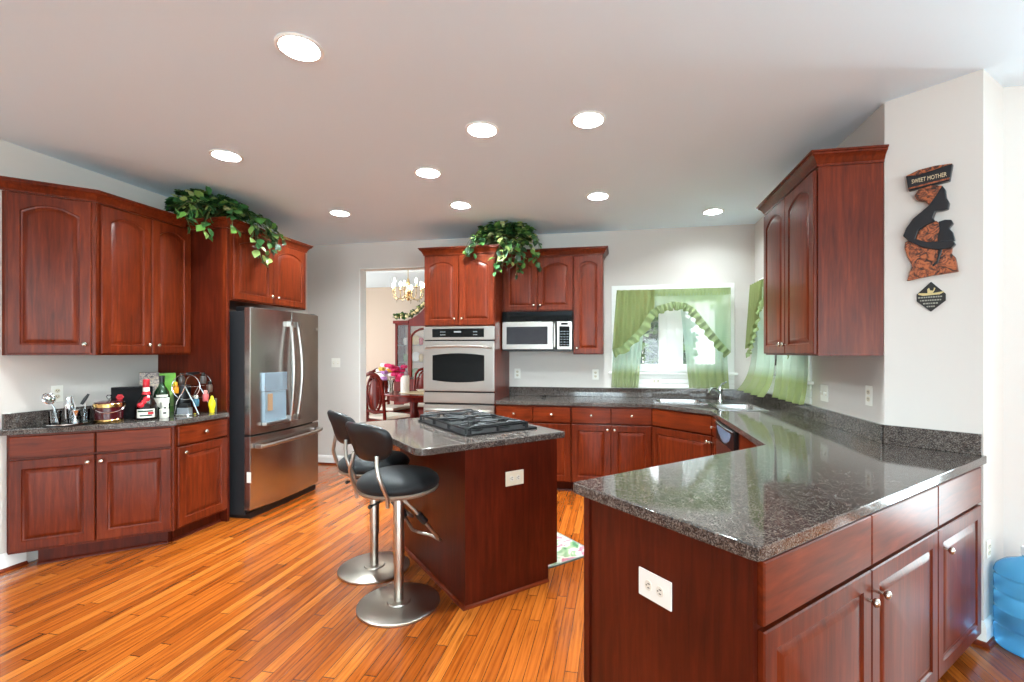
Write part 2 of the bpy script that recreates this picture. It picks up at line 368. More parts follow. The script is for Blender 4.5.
# ---------------------------------------------------------------- the two kitchen windows
def window(n, loc, rotz, W, apron_outlet=False):
    # local frame: x across, y outward, z up from floor; wall face at y = 0
    o = MB(); cw = 0.072
    for x0, x1 in ((-cw, 0.0), (W, W + cw)): o.box(x0, x1, -0.018, 0.0, WZ0 - 0.02, WZ1 + cw, 0.004)
    o.box(-cw, W + cw, -0.02, 0.0, WZ1, WZ1 + cw, 0.004)
    o.box(-0.005, 0.02, 0, 0.12, WZ0, WZ1); o.box(W - 0.02, W + 0.005, 0, 0.12, WZ0, WZ1); o.box(0, W, 0, 0.12, WZ1 - 0.02, WZ1 + 0.005)
    o.box(W / 2 - 0.045, W / 2 + 0.045, 0.045, 0.11, WZ0, WZ1, 0.004)
    root = o.build('window_%d' % n, M_WHITE, smooth=0, kind='structure'); root.location = loc; root.rotation_euler = (0, 0, R(rotz))
    s = MB(); s.box(-cw - 0.03, W + cw + 0.03, -0.045, 0.12, WZ0 - 0.025, WZ0, 0.006); s.build('window_sill', M_WHITE, root)
    a = MB()
    for z0, z1 in ((1.022, 1.072), (1.076, 1.126), (1.13, 1.168)): a.box(-cw, W + cw, -0.016, 0.0, z0, z1, 0.003)
    a.build('apron', M_WHITE, root)
    for x0, x1 in ((0.02, W / 2 - 0.045), (W / 2 + 0.045, W - 0.02)):
        fr = MB(); b = 0.085
        fr.box(x0, x0 + b, 0.05, 0.09, WZ0, WZ1 - 0.02, 0.004); fr.box(x1 - b, x1, 0.05, 0.09, WZ0, WZ1 - 0.02, 0.004)
        fr.box(x0 + b, x1 - b, 0.05, 0.09, WZ0, WZ0 + 0.09, 0.004); fr.box(x0 + b, x1 - b, 0.05, 0.09, WZ1 - 0.11, WZ1 - 0.02, 0.004)
        so = fr.build('sash', M_WHITE, root)
        p = MB(); p.box(x0 + b - 0.005, x1 - b + 0.005, 0.068, 0.072, WZ0 + 0.085, WZ1 - 0.105); p.build('pane', M_PANE, so, smooth=0)
        hm = MB(); hx = x1 - 0.03 if x0 < W / 3 else x0 + 0.03
        hm.box(hx - 0.012, hx + 0.012, 0.035, 0.05, WZ0 + 0.16, WZ0 + 0.24, 0.004); hm.tube([(hx, 0.035, WZ0 + 0.2), (hx, 0.02, WZ0 + 0.2), (hx, 0.018, WZ0 + 0.26)], 0.006); hm.build('latch', M_WHITE, so)
    return root
window(1, (WX0, YB, 0), 0, WX1 - WX0)
window(2, (XR, RY1, 0), -90, RY1 - RY0)

# ---------------------------------------------------------------- recessed ceiling lights
LL = ['largest recessed ceiling light, close overhead above the open floor', 'recessed ceiling light near the diagonal wall cabinets, above the left counter',
      'recessed ceiling light with a yellowish ring, next to another above the island', 'recessed ceiling light between the island and the peninsula, beside one with a yellowish ring',
      'small recessed ceiling light above the bar stools, centre of a slanting row', 'recessed ceiling light in front of the refrigerator, beyond the big ivy',
      'recessed ceiling light just in front of the tall oven cabinet and its ivy', 'recessed ceiling light in front of the microwave and its wall cabinet', 'recessed ceiling light above the corner sink between both windows']
lamp0 = None
for (x, y), lb in zip(LIGHTS, LL):
    if lamp0 is None:
        lamp0 = thing('recessed_light', lb, 'ceiling light', (x, y, CZ), 0, 'recessed ceiling lights')
        t = MB(); t.lathe([(0.080, -0.001), (0.102, -0.001), (0.102, -0.004), (0.094, -0.009), (0.084, -0.008), (0.080, -0.001)], seg=32); t.build('trim_ring', M_WHITE, lamp0)
        h = MB(); h.lathe([(0.081, 0.0), (0.078, 0.03), (0.075, 0.066), (0.081, 0.070), (0.0815, 0.0)], seg=32); h.build('baffle', M_WHITE, lamp0)
        l = MB(); l.lathe([(0.0, 0.034), (0.04, 0.035), (0.066, 0.042), (0.072, 0.052), (0.0, 0.054)], seg=32); l.build('lens', M_LAMP, lamp0)
    else:
        q = dup(lamp0, (x, y, CZ), 0, lb)
        if lb.endswith('both windows'):          # a weaker lamp over the sink
            for ch in kids(q):
                if ch.name.startswith('lens'): ch.material_slots[0].link = 'OBJECT'; ch.material_slots[0].material = M_LAMPDIM

# ================================================================ cabinetry
def knob(parent, x, y, z):
    k = MB(); M = Matrix.Rotation(R(90), 4, 'X')      # local z -> -y
    k.lathe([(0.006, -0.001), (0.006, 0.008), (0.005, 0.014), (0.0125, 0.02), (0.0155, 0.026), (0.0135, 0.032), (0.006, 0.0355), (0.0, 0.036)], (x, y, z), 14, M)
    return k.build('knob', M_NICKEL, parent, 50)
def door(parent, x0, x1, z0, z1, kn=None, arch=0.0, name='door', flat=False, mat=None, y=-0.001, t=0.02, sw=0.058):
    m = MB(); N = 14
    def ring(ins, yy, rise, ztop_extra=0.0):
        a, b, lo, hi = x0 + ins, x1 - ins, z0 + ins, z1 - ins - ztop_extra
        pts = [(a, yy, lo), (b, yy, lo)]
        for i in range(N + 1):
            u = 1 - 2 * i / N; pts.append((a + (b - a) * (u + 1) / 2, yy, hi - rise * u * u))
        return pts
    f = y - t
    rings = [ring(0, y, 0), ring(0, f + 0.004, 0), ring(0.004, f, 0)]
    if not flat:
        rings += [ring(sw, f, arch), ring(sw + 0.004, f + 0.007, arch), ring(sw + 0.012, f + 0.009, arch), ring(sw + 0.016, f + 0.007, arch), ring(sw + 0.036, f + 0.0005, arch), ring(sw + 0.040, f, arch)]
    m.loft(rings)
    d = m.build(name, mat or (M_CHH if flat else M_CH), parent, 25)
    if kn: knob(d, kn[0], f, kn[1])
    return d
def quarter(mb, path):
    mb.sweep(path, [(0, 0), (0.018, 0), (0.016, 0.009), (0.009, 0.016), (0, 0.018)])
CROWN = [(0.0006, 0.0), (0.010, 0.0), (0.010, 0.012), (0.016, 0.018), (0.022, 0.034), (0.036, 0.050), (0.046, 0.055), (0.046, 0.064), (0.054, 0.067), (0.054, 0.076), (0.0006, 0.076)]
def crown(label, path, z, closed=False):
    m = MB(); m.sweep(path, [(o, z + q) for o, q in CROWN]); return tag(m.build('crown_molding', M_CH, None, 30), label, 'molding')

# ---- left wall, uppers
UZ0, UZ1 = 1.392, 2.452
A0, A1 = (-3.86, 2.301), (-3.555, 2.606)          # diagonal end cabinet
t = thing('wall_cabinet', 'angled cherry wall cabinet with one wide arched door, farthest from the refrigerator', 'cabinet', (A0[0], A0[1], 0), 45)
m = MB(); m.prism(toloc(A0, 45, [A0, A1, (XL + 0.001, A1[1]), (XL + 0.001, A0[1])]), UZ0, UZ1); m.build('body', M_CH, t)
wd = math.dist(A0, A1); door(t, 0.012, wd - 0.02, UZ0 + 0.012, UZ1 - 0.01, (wd - 0.05, UZ0 + 0.075), 0.05)
t = thing('wall_cabinet', 'cherry wall cabinet with two tall arched doors, beside the tall refrigerator panel', 'cabinet', (A1[0], A1[1] + 0.002, 0), 90)
m = MB(); m.box(0, 0.725, 0, 0.33, UZ0, UZ1); m.build('body', M_CH, t)
door(t, 0.022, 0.378, UZ0 + 0.012, UZ1 - 0.01, (0.345, UZ0 + 0.075), 0.045); door(t, 0.384, 0.715, UZ0 + 0.012, UZ1 - 0.01, (0.417, UZ0 + 0.075), 0.045)
crown('cherry crown molding along the top of the left wall cabinets', [(XL + 0.004, A0[1] - 0.02), A0, A1, (A1[0], 3.28)], UZ1)
# ---- tall panel, refrigerator cabinet
PX = -3.195
t = thing('tall_end_panel', 'floor to top cherry panel standing between the left counter and the refrigerator', 'cabinet panel', (0, 0, 0))
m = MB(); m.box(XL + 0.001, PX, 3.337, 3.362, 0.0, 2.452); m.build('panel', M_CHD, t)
m = MB(); m.box(PX - 0.045, PX + 0.004, 3.326, 3.337, 0.93, 2.45, 0.002); m.build('lit_edge_strip', M_CH, t)  # added strip of lighter wood, stands for light caught on the panel edge
FCY0, FCY1 = 3.364, 4.33
t = thing('wall_cabinet', 'short two door cherry cabinet over the refrigerator', 'cabinet', (PX, FCY0, 0), 90)
m = MB(); m.box(0, FCY1 - FCY0, 0, 0.68, 1.852, 2.452); m.build('body', M_CH, t)
hw = (FCY1 - FCY0) / 2
door(t, 0.02, hw - 0.003, 1.864, 2.442, (hw - 0.04, 1.93), 0.045); door(t, hw + 0.003, 2 * hw - 0.02, 1.864, 2.442, (hw + 0.04, 1.93), 0.045)
crown('cherry crown molding on top of the refrigerator cabinet', [(XL + 0.06, 3.337), (PX, 3.337), (PX, FCY1), (XL + 0.004, FCY1)], 2.452)
# ---- left base cabinets
B0, B1 = (-3.872, 2.325), (-3.2, 2.87)
BA = math.degrees(math.atan2(B1[1] - B0[1], B1[0] - B0[0]))
t = thing('base_cabinet', 'diagonal cherry base cabinet with two doors under the bar tools and ice bucket', 'cabinet', (B0[0], B0[1], 0), BA)
wd = math.dist(B0, B1); pl = toloc(B0, BA, [B0, B1, (XL + 0.001, B1[1]), (XL + 0.001, B0[1])])
m = MB(); m.prism(pl, 0.1, 0.875); m.build('body', M_CH, t)
m = MB(); kp = [(-3.79, 2.43), (-3.275, 2.888), (-3.275, 2.918), (-3.6, 2.918), (-3.79, 2.72)]; kl = toloc(B0, BA, kp); m.prism(kl, 0, 0.0985); quarter(m, kl[:2]); m.build('toe_kick', M_CHD, t)
h = wd / 2
for x0, x1, kx in ((0.008, h - 0.004, h - 0.035), (h + 0.004, wd - 0.014, h + 0.035)):
    door(t, x0, x1, 0.118, 0.708, (kx, 0.665)); door(t, x0, x1, 0.722, 0.862, None, flat=True, name='drawer_front')
t = thing('base_cabinet', 'single door cherry base cabinet with a knobbed drawer, beside the refrigerator panel', 'cabinet', (B1[0], B1[1] + 0.001, 0), 90)
wd = 3.335 - B1[1] - 0.002
m = MB(); m.box(0, wd, 0, 0.68, 0.1, 0.875); m.build('body', M_CH, t)
m = MB(); m.box(0.05, wd, 0.065, 0.6, 0, 0.1); quarter(m, [(0.04, 0.065), (wd, 0.065)]); m.build('toe_kick', M_CHD, t)
door(t, 0.016, wd - 0.008, 0.118, 0.708, (0.055, 0.665)); door(t, 0.016, wd - 0.008, 0.722, 0.862, (wd / 2, 0.795), flat=True, name='drawer')
CT0, CT1 = 0.876, 0.914
m = MB(); m.slab([(XL + 0.002, 2.275), (-3.17, 2.857), (-3.17, 3.335), (XL + 0.002, 3.335)], [], CT0, CT1, 0.005)
ct = tag(m.build('countertop', M_GRAN, None, 30), 'angled dark granite countertop holding the bottles and ice bucket along the left wall', 'countertop')
m = MB(); m.box(XL + 0.002, XL + 0.022, 2.30, 3.334, CT1, CT1 + 0.1, 0.003); m.build('backsplash', M_GRAN, ct)

# ---- refrigerator
FX, FY0, FY1 = -3.0, 3.415, 4.325
t = thing('refrigerator', 'stainless steel french door refrigerator with a water dispenser, in the cherry surround', 'refrigerator', (FX, FY0, 0), 90)
W = FY1 - FY0
m = MB(); m.box(0.004, W - 0.004, 0.105, 0.80, 0.03, 1.765, 0.006); m.build('case', M_DGREY, t)
m = MB(); m.box(0.02, W - 0.02, 0.06, 0.78, 0.0, 0.05); m.build('base_grille', M_BLACK, t)
def bowed(x0, x1, z0, z1, cx, bow, half, th=0.088, n=16, skip=None):
    pts = []
    for i in range(n + 1):
        x = x0 + (x1 - x0) * i / n; pts.append((x, bow * ((x - cx) / half) ** 2))
    return [(x1, th + 0.012), (x0, th + 0.012)] + pts
def fdoor(name, x0, x1, z0, z1):
    m = MB(); m.prism(bowed(x0, x1, z0, z1, W / 2, 0.042, W / 2), z0, z1, 0.004); return m.build(name, M_SSV, t, 20)
sp = 0.455
ld = fdoor('door', 0.0, sp - 0.003, 0.712, 1.795); rd = fdoor('door', sp + 0.003, W, 0.712, 1.795); fd = fdoor('freezer_drawer', 0.0, W, 0.075, 0.698)
def fhandle(d, x, lean):
    m = MB(); z0, z1 = 0.80, 1.68
    pts = [(x + lean * math.sin(PI * i / 14), -0.030 - 0.040 * math.sin(PI * i / 14), z0 + (z1 - z0) * i / 14) for i in range(15)]
    m.tube(pts, 0.015, 12)
    for z, e in ((z0, 1), (z1, -1)): m.box(x - 0.02, x + 0.02, -0.045, 0.012, z - 0.02 if e > 0 else z - 0.03, z + 0.03 if e > 0 else z + 0.02, 0.006)
    m.build('handle', M_SS, d)
fhandle(ld, sp - 0.045, -0.012); fhandle(rd, sp + 0.045, 0.012)
m = MB(); m.tube([(0.05, -0.03, 0.61), (0.15, -0.055, 0.615), (W / 2, -0.065, 0.62), (W - 0.15, -0.055, 0.625), (W - 0.05, -0.03, 0.63)], 0.015, 12)
for x, z in ((0.05, 0.61), (W - 0.05, 0.63)): m.box(x - 0.02, x + 0.02, -0.035, 0.025, z - 0.016, z + 0.016, 0.005)
m.build('handle', M_SS, fd)
# dispenser
dx0, dx1 = 0.115, 0.385
m = MB(); m.box(dx0 - 0.006, dx1 + 0.006, -0.006, 0.04, 1.07, 1.235, 0.006); m.build('dispenser_panel', pmat('dispenser_panel_grey', lin(150, 168, 182), 0.25, 0.5), ld)
m = MB(); m.box(dx0, dx1, 0.0, 0.03, 0.80, 1.07, 0.004); cav = m.build('dispenser_recess', pmat('dispenser_recess_grey', lin(138, 158, 172), 0.35, 0.3), ld)
m = MB(); m.box(dx0 + 0.03, dx0 + 0.085, -0.012, 0.0, 0.9, 1.05, 0.005); m.build('paddle', pmat('paddle_tan', lin(150, 120, 92), 0.4), ld)
m = MB(); m.box(dx0 - 0.01, dx1 + 0.01, -0.03, 0.02, 0.775, 0.802, 0.005); m.build('drip_tray', M_SS, ld)
m = MB(); m.lathe([(0, 0), (0.014, 0), (0.014, 0.003), (0, 0.003)], (W - 0.06, -0.0 + 0.014, 1.65), 20, Matrix.Rotation(R(90), 4, 'X')); m.build('badge', M_CHROME, rd)
m = MB()
for x in (0.05, W - 0.05): m.box(x - 0.035, x + 0.035, 0.06, 0.2, 1.766, 1.806, 0.008)
m.build('hinge_cover', M_BLACK, t)
m = MB(); m.box(-0.001, 0.0005, 0.035, 0.075, 0.31, 0.40, 0); m.build('energy_sticker', M_PLATE, fd)

# ---- oven tower on the back wall
OX0, OX1, OY = -2.016, -1.24, 4.66
t = thing('oven_cabinet', 'tall cherry oven cabinet with two arched doors on top, beside the dining room opening', 'cabinet', (OX0, OY, 0), 0)
W = OX1 - OX0
m = MB(); m.box(0, 0.02, 0, 0.648, 0, 2.452); m.box(W - 0.02, W, 0, 0.648, 0, 2.452); m.box(0.02, W - 0.02, 0, 0.648, 1.69, 2.452); m.box(0.02, W - 0.02, 0.0, 0.648, 0.1, 0.25); m.box(0.02, W - 0.02, 0.06, 0.1, 0, 0.1); m.box(0.02, W - 0.02, 0.62, 0.648, 0.25, 1.69)
m.build('body', M_CH, t)
door(t, 0.008, W / 2 - 0.003, 1.70, 2.425, (W / 2 - 0.04, 1.765), 0.045); door(t, W / 2 + 0.003, W - 0.008, 1.70, 2.425, (W / 2 + 0.04, 1.765), 0.045)
crown('cherry crown molding on top of the tall oven cabinet', [(OX0, YB - 0.002), (OX0, OY), (OX1, OY), (OX1, 4.925)], 2.44)
t = thing('double_oven', 'stainless steel double wall oven built into the tall cabinet', 'oven', (OX0, OY, 0), 0)
m = MB(); m.box(0.025, W - 0.025, 0.002, 0.58, 0.255, 1.682); m.build('housing', M_BLACK, t)
m = MB(); m.box(0.002, W - 0.002, -0.03, -0.0012, 1.545, 1.684, 0.004); cp = m.build('control_panel', M_SS, t)
m = MB(); m.box(0.10, W - 0.11, -0.033, -0.028, 1.572, 1.662, 0.002); g = m.build('display', M_BGLASS, cp)
m = MB()
for k in range(9):
    for r_ in range(2): m.box(0.19 + k * 0.012 + (0.30 if k > 4 else 0), 0.198 + k * 0.012 + (0.30 if k > 4 else 0), -0.0345, -0.032, 1.592 + r_ * 0.03, 1.602 + r_ * 0.03)
m.box(0.34, 0.42, -0.0345, -0.032, 1.62, 1.635)
m.build('buttons', pmat('button_grey', lin(120, 122, 124), 0.4), cp)
def ovendoor(z0, z1, win):
    m = MB(); m.box(0.002, W - 0.002, -0.035, -0.0012, z0, z1, 0.005); d = m.build('oven_door', M_SS, t)
    m = MB(); N = 16; x0, x1 = 0.105, W - 0.105; a, b = win
    top = [(x1 + (x0 - x1) * i / N, b - 0.022 + 0.022 * (1 - (1 - 2 * i / N) ** 2)) for i in range(N + 1)]
    bot = [(x0 + (x1 - x0) * i / N, a + 0.022 - 0.022 * (1 - (1 - 2 * i / N) ** 2)) for i in range(N + 1)]
    m.xz(bot + top, -0.038, -0.03, 0.001); m.build('oven_window', M_BGLASS, d)
    m = MB(); zh = z1 - 0.055
    m.tube([(0.03, -0.035, zh - 0.012), (0.05, -0.065, zh - 0.01), (0.15, -0.078, zh - 0.002), (W / 2, -0.082, zh + 0.004), (W - 0.15, -0.078, zh - 0.002), (W - 0.05, -0.065, zh - 0.01), (W - 0.03, -0.035, zh - 0.012)], 0.013, 10); m.build('handle', M_SS, d)
    return d
ovendoor(1.008, 1.53, (1.10, 1.405)); ovendoor(0.26, 0.865, (0.36, 0.66))
m = MB(); m.box(0.002, W - 0.002, -0.03, -0.0012, 0.885, 0.992, 0.004); m.build('vent_panel', M_SS, t)
for z0, z1 in ((0.868, 0.884), (0.993, 1.006), (1.531, 1.544)):
    m = MB(); m.box(0.01, W - 0.01, -0.012, -0.0012, z0, z1); m.build('vent_gap', M_BLACK, t)

# ---- back wall uppers and microwave
UY = 4.985
def upback(label, x0, x1, z0, doors, arch=0.045):
    t = thing('wall_cabinet', label, 'cabinet', (x0, UY, 0), 0); w_ = x1 - x0
    m = MB(); m.box(0, w_, 0, YB - UY - 0.001, z0, 2.452); m.build('body', M_CH, t)
    for a, b, k in doors: door(t, a, b, z0 + 0.01, 2.437, (k, z0 + 0.065), arch, sw=0.052)
w1 = 0.774
upback('short two door cherry wall cabinet mounted over the microwave', OX1 + 0.002, -0.464, 1.858, [(0.02, w1 / 2 - 0.003, w1 / 2 - 0.035), (w1 / 2 + 0.003, w1 - 0.006, w1 / 2 + 0.035)])
upback('tall narrow single door cherry wall cabinet, on the window side of the microwave', -0.462, -0.147, 1.392, [(0.008, 0.307, 0.04)])
crown('cherry crown molding above the microwave and narrow wall cabinet', [(OX1 + 0.002, UY), (-0.147, UY), (-0.147, YB - 0.002)], 2.452)
t = thing('microwave', 'stainless over the range microwave with black vent strip, under the short wall cabinet', 'microwave', (OX1 + 0.012, 4.93, 0), 0)
W = 0.762
m = MB(); m.box(0, W, 0.0, 0.375, 1.425, 1.855, 0.004); m.build('case', M_BLACK, t)
m = MB(); m.box(0.0, W, -0.02, 0.0, 1.745, 1.853, 0.004); m.build('vent_strip', M_BGLASS, t)
m = MB(); m.box(0.0, 0.555, -0.022, 0.0, 1.445, 1.742, 0.006); d = m.build('door', M_SS, t)
m = MB(); m.box(0.05, 0.50, -0.025, -0.02, 1.5, 1.69, 0.004); m.build('window', pmat('microwave_window_glass', lin(40, 40, 44), 0.05, spec=0.3), d)
m = MB(); m.tube([(0.575, -0.02, 1.455), (0.575, -0.045, 1.47), (0.577, -0.052, 1.59), (0.575, -0.045, 1.715), (0.575, -0.02, 1.73)], 0.011, 10); m.build('handle', M_SS, d)
m = MB(); m.box(0.60, 0.758, -0.022, 0.0, 1.445, 1.742, 0.005); p = m.build('control_panel', M_SS, t)
m = MB(); m.box(0.625, 0.735, -0.025, -0.02, 1.475, 1.69, 0.003); m.build('keypad', M_BGLASS, p)
m = MB()
for i in range(3):
    for j in range(6): m.box(0.637 + i * 0.033, 0.658 + i * 0.033, -0.0262, -0.024, 1.49 + j * 0.028, 1.5 + j * 0.028)
m.build('keys', pmat('key_print_grey', lin(92, 98, 104), 0.5), p)
m = MB(); m.box(0.645, 0.715, -0.0245, -0.021, 1.705, 1.726); m.build('display', M_BGLASS, p)

# ---- back wall base cabinets
FYB = 4.695
def twodoor(label, x0, x1):
    t = thing('base_cabinet', label, 'cabinet', (x0, FYB, 0), 0); w_ = x1 - x0; h = w_ / 2
    m = MB(); m.box(0, w_, 0, YB - FYB - 0.001, 0.1, 0.875); m.build('body', M_CH, t)
    m = MB(); m.box(0, w_, 0.065, 0.5, 0, 0.1); quarter(m, [(0, 0.065), (w_, 0.065)]); m.build('toe_kick', M_CHD, t)
    for a, b, k in ((0.006, h - 0.004, h - 0.035), (h + 0.004, w_ - 0.006, h + 0.035)):
        door(t, a, b, 0.112, 0.69, (k, 0.645)); door(t, a, b, 0.704, 0.862, ((a + b) / 2, 0.785), flat=True, name='drawer')
twodoor('two door cherry base cabinet beside the oven tower, partly hidden behind the island', OX1 + 0.002, -0.456)
twodoor('two door cherry base cabinet with two drawers, directly beside the diagonal sink cabinet', -0.454, 0.336)
S0, S1 = (0.338, 4.695), (0.817, 4.216)
t = thing('sink_cabinet', 'diagonal cherry sink cabinet with one wide door under a plain front', 'cabinet', (S0[0], S0[1], 0), -45)
wd = math.dist(S0, S1)
m = MB(); m.prism(toloc(S0, -45, [S0, S1, (XR - 0.002, S1[1]), (XR - 0.002, 5.0), (1.1, YB - 0.002), (S0[0], YB - 0.002)]), 0.1, 0.72)
m.box(0, wd, 0, 0.02, 0.72, 0.875); m.build('body', M_CH, t)
m = MB(); m.box(0.0, wd, 0.065, 0.3, 0, 0.1); m.build('toe_kick', M_CHD, t)
door(t, 0.012, wd - 0.012, 0.112, 0.69, (wd - 0.045, 0.645)); door(t, 0.012, wd - 0.012, 0.704, 0.862, None, flat=True, name='front_panel')
# right run (fronts face the oven side)
t = thing('base_cabinet', 'narrow cherry base cabinet with knobbed drawer, squeezed between sink cabinet and dishwasher', 'cabinet', (0.817, 4.214, 0), -90)
m = MB(); m.box(0, 0.218, 0, 0.61, 0.1, 0.875) if False else m.box(0, 0.218, 0, 0.617, 0.1, 0.70); m.box(0, 0.218, 0, 0.02, 0.70, 0.875); m.build('body', M_CH, t)
m = MB(); m.box(0, 0.218, 0.065, 0.4, 0, 0.1); m.build('toe_kick', M_CHD, t)
door(t, 0.012, 0.21, 0.112, 0.69, (0.035, 0.645), sw=0.045); door(t, 0.012, 0.21, 0.704, 0.862, (0.11, 0.785), flat=True, name='drawer')
t = thing('dishwasher', 'stainless dishwasher with black curved control panel, in the right counter run', 'dishwasher', (0.817, 3.99, 0), -90)
W = 0.60
m = MB(); m.box(0.003, W - 0.003, 0.0, 0.58, 0.1, 0.868); m.build('tub_case', M_DGREY, t)
m = MB(); m.box(0.003, W - 0.003, -0.03, 0.0, 0.12, 0.72, 0.006); m.build('door', M_SS, t)
m = MB(); m.box(0.003, W - 0.003, -0.035, 0.0, 0.722, 0.866, 0.008); cp = m.build('control_panel', M_BLACK, t)
m = MB(); pts = [(0.06 + 0.48 * i / 14, 0.835 - 0.095 * math.sin(PI * i / 14) ** 0.7) for i in range(15)]
m.xz(pts, -0.037, -0.033); m.build('pocket_handle', pmat('pocket_handle_blue_reflection', lin(120, 150, 180), 0.2, 0.3), cp)  # bluish reflection in the pocket put into its base colour
m = MB(); m.tube([(0.02, -0.036, 0.855), (0.3, -0.042, 0.85), (0.58, -0.036, 0.855)], 0.004, 8); m.build('trim_bar', M_CHROME, cp)
m = MB(); m.box(0.03, W - 0.03, 0.03, 0.4, 0, 0.1); m.build('toe_kick', M_BLACK, t)
t = thing('base_cabinet', 'plain cherry filler cabinet in the inner corner between dishwasher and peninsula', 'cabinet', (0.817, 3.386, 0), -90)
m = MB(); m.box(0, 0.47, 0, 0.617, 0.1, 0.875); m.build('body', M_CH, t)
m = MB(); m.box(0.47, 0.66, 0, 0.018, 0.1, 0.875); m.build('corner_filler', M_CH, t)
m = MB(); m.box(0, 0.47, 0.065, 0.5, 0, 0.1); m.build('toe_kick', M_CHD, t)
# ---- peninsula
PA = (0.350, 1.265); PR = 44.06
t = thing('peninsula_cabinet', 'cherry peninsula cabinet with three doors facing the breakfast side, under the speckled granite', 'cabinet', (PA[0], PA[1], 0), PR)
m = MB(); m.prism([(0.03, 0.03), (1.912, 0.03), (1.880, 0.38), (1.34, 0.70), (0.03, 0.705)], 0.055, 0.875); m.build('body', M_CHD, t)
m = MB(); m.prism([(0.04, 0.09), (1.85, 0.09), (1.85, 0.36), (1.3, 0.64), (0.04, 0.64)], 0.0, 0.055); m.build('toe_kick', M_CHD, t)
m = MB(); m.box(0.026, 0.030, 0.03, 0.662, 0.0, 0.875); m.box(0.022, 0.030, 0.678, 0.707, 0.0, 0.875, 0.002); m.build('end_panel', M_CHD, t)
for x0, x1, k in ((0.046, 0.688, 0.655), (0.694, 1.318, 0.745), (1.324, 1.905, 1.385)):
    door(t, x0, x1, 0.062, 0.678, (k, 0.59), y=0.029); door(t, x0, x1, 0.692, 0.862, None, flat=True, name='drawer_front', y=0.029)

# ---- main countertop with the sink opening
HOLE = [(0.37, 4.715), (0.85, 4.715), (0.85, 4.25), (1.255, 4.25), (1.255, 4.965), (1.09, 5.13), (0.37, 5.13)]
m = MB(); m.slab([(OX1 + 0.003, YB - 0.002), (OX1 + 0.003, 4.66), (0.322, 4.66), (0.785, 4.197), (0.785, 2.70), (-0.155, 1.79), (-0.166, 1.775), (-0.160, 1.76), (0.335, 1.276), (0.350, 1.268), (0.365, 1.276), (1.742, 2.607), (1.735, 2.617), (XR - 0.002, 2.866), (XR - 0.002, YB - 0.002)], [HOLE], CT0, CT1, 0.004)
ct = tag(m.build('countertop', M_GRAN, None, 30), 'long dark speckled granite countertop wrapping from the oven past the sink to the peninsula', 'countertop')
m = MB(); m.box(OX1 + 0.004, XR - 0.004, YB - 0.022, YB - 0.002, CT1, CT1 + 0.102, 0.003); m.build('backsplash', M_GRAN, ct)
m = MB(); m.box(XR - 0.022, XR - 0.002, 2.86, YB - 0.024, CT1, CT1 + 0.102, 0.003); m.build('backsplash', M_GRAN, ct)
AR = math.degrees(math.atan2(ART1[1] - ART0[1], ART1[0] - ART0[0])); ALEN = math.dist(ART0, ART1)
m = MB(); m.box(0.0, ALEN - 0.004, -0.022, -0.002, CT1, CT1 + 0.102, 0.003); o = m.build('backsplash', M_GRAN, ct)
o.location = (ART0[0], ART0[1], 0); o.rotation_euler = (0, 0, R(AR))
# ---- corner sink and faucet
t = thing('corner_sink', 'stainless steel corner sink with two bowls set in the granite', 'sink', (0, 0, 0))
def rrect(x0, x1, y0, y1, r, n=5):
    p = []
    for cx, cy, a in ((x1 - r, y1 - r, 0), (x0 + r, y1 - r, 90), (x0 + r, y0 + r, 180), (x1 - r, y0 + r, 270)):
        p += [(cx + r * math.cos(R(a + 90 * i / n)), cy + r * math.sin(R(a + 90 * i / n))) for i in range(n + 1)]
    return p
bw = [rrect(0.395, 0.835, 4.74, 5.09, 0.06), rrect(0.875, 1.23, 4.275, 4.70, 0.06)]
m = MB(); m.slab([(0.36, 4.705), (0.86, 4.705), (0.86, 4.24), (1.265, 4.24), (1.265, 4.97), (1.10, 5.14), (0.36, 5.14)], bw, CT1 + 0.0005, CT1 + 0.006, 0.002); m.build('rim', M_SINK, t)
for q in bw:
    cx = sum(p[0] for p in q) / len(q); cy = sum(p[1] for p in q) / len(q); sh = lambda k: [(cx + (x - cx) * k, cy + (y - cy) * k) for x, y in q]
    m = MB(); m.loft([[(x, y, z) for x, y in sh(k)] for k, z in ((1.0, CT1 + 0.004), (0.985, CT1 - 0.02), (0.95, CT1 - 0.16), (0.85, CT1 - 0.178), (0.15, CT1 - 0.184))], True, (False, True))
    m.build('bowl', M_SINK, t, 40, recalc=False)
    m = MB(); m.lathe([(0, 0), (0.04, 0), (0.042, 0.003), (0.03, 0.004), (0, 0.002)], (cx, cy, CT1 - 0.183)); m.build('drain', M_CHROME, t)
t = thing('faucet', 'chrome single lever faucet standing at the corner of the sink', 'faucet', (1.02, 4.97, CT1 + 0.006), -135)
m = MB(); m.lathe([(0.03, 0), (0.03, 0.008), (0.024, 0.014), (0.02, 0.05), (0.021, 0.10), (0.024, 0.125), (0.02, 0.15), (0.0, 0.158)]); m.build('body', M_CHROME, t)
m = MB(); m.tube([(0, 0, 0.075), (0.03, 0, 0.105), (0.09, 0, 0.135), (0.15, 0, 0.135), (0.185, 0, 0.115), (0.19, 0, 0.095)], [0.014, 0.014, 0.013, 0.012, 0.012, 0.012]); m.build('spout', M_CHROME, t)
m = MB(); m.tube([(0, 0, 0.15), (-0.02, 0.01, 0.175), (-0.015, 0.05, 0.195)], [0.012, 0.009, 0.007]); m.ball((-0.015, 0.055, 0.197), 0.009); m.build('lever', M_CHROME, t)
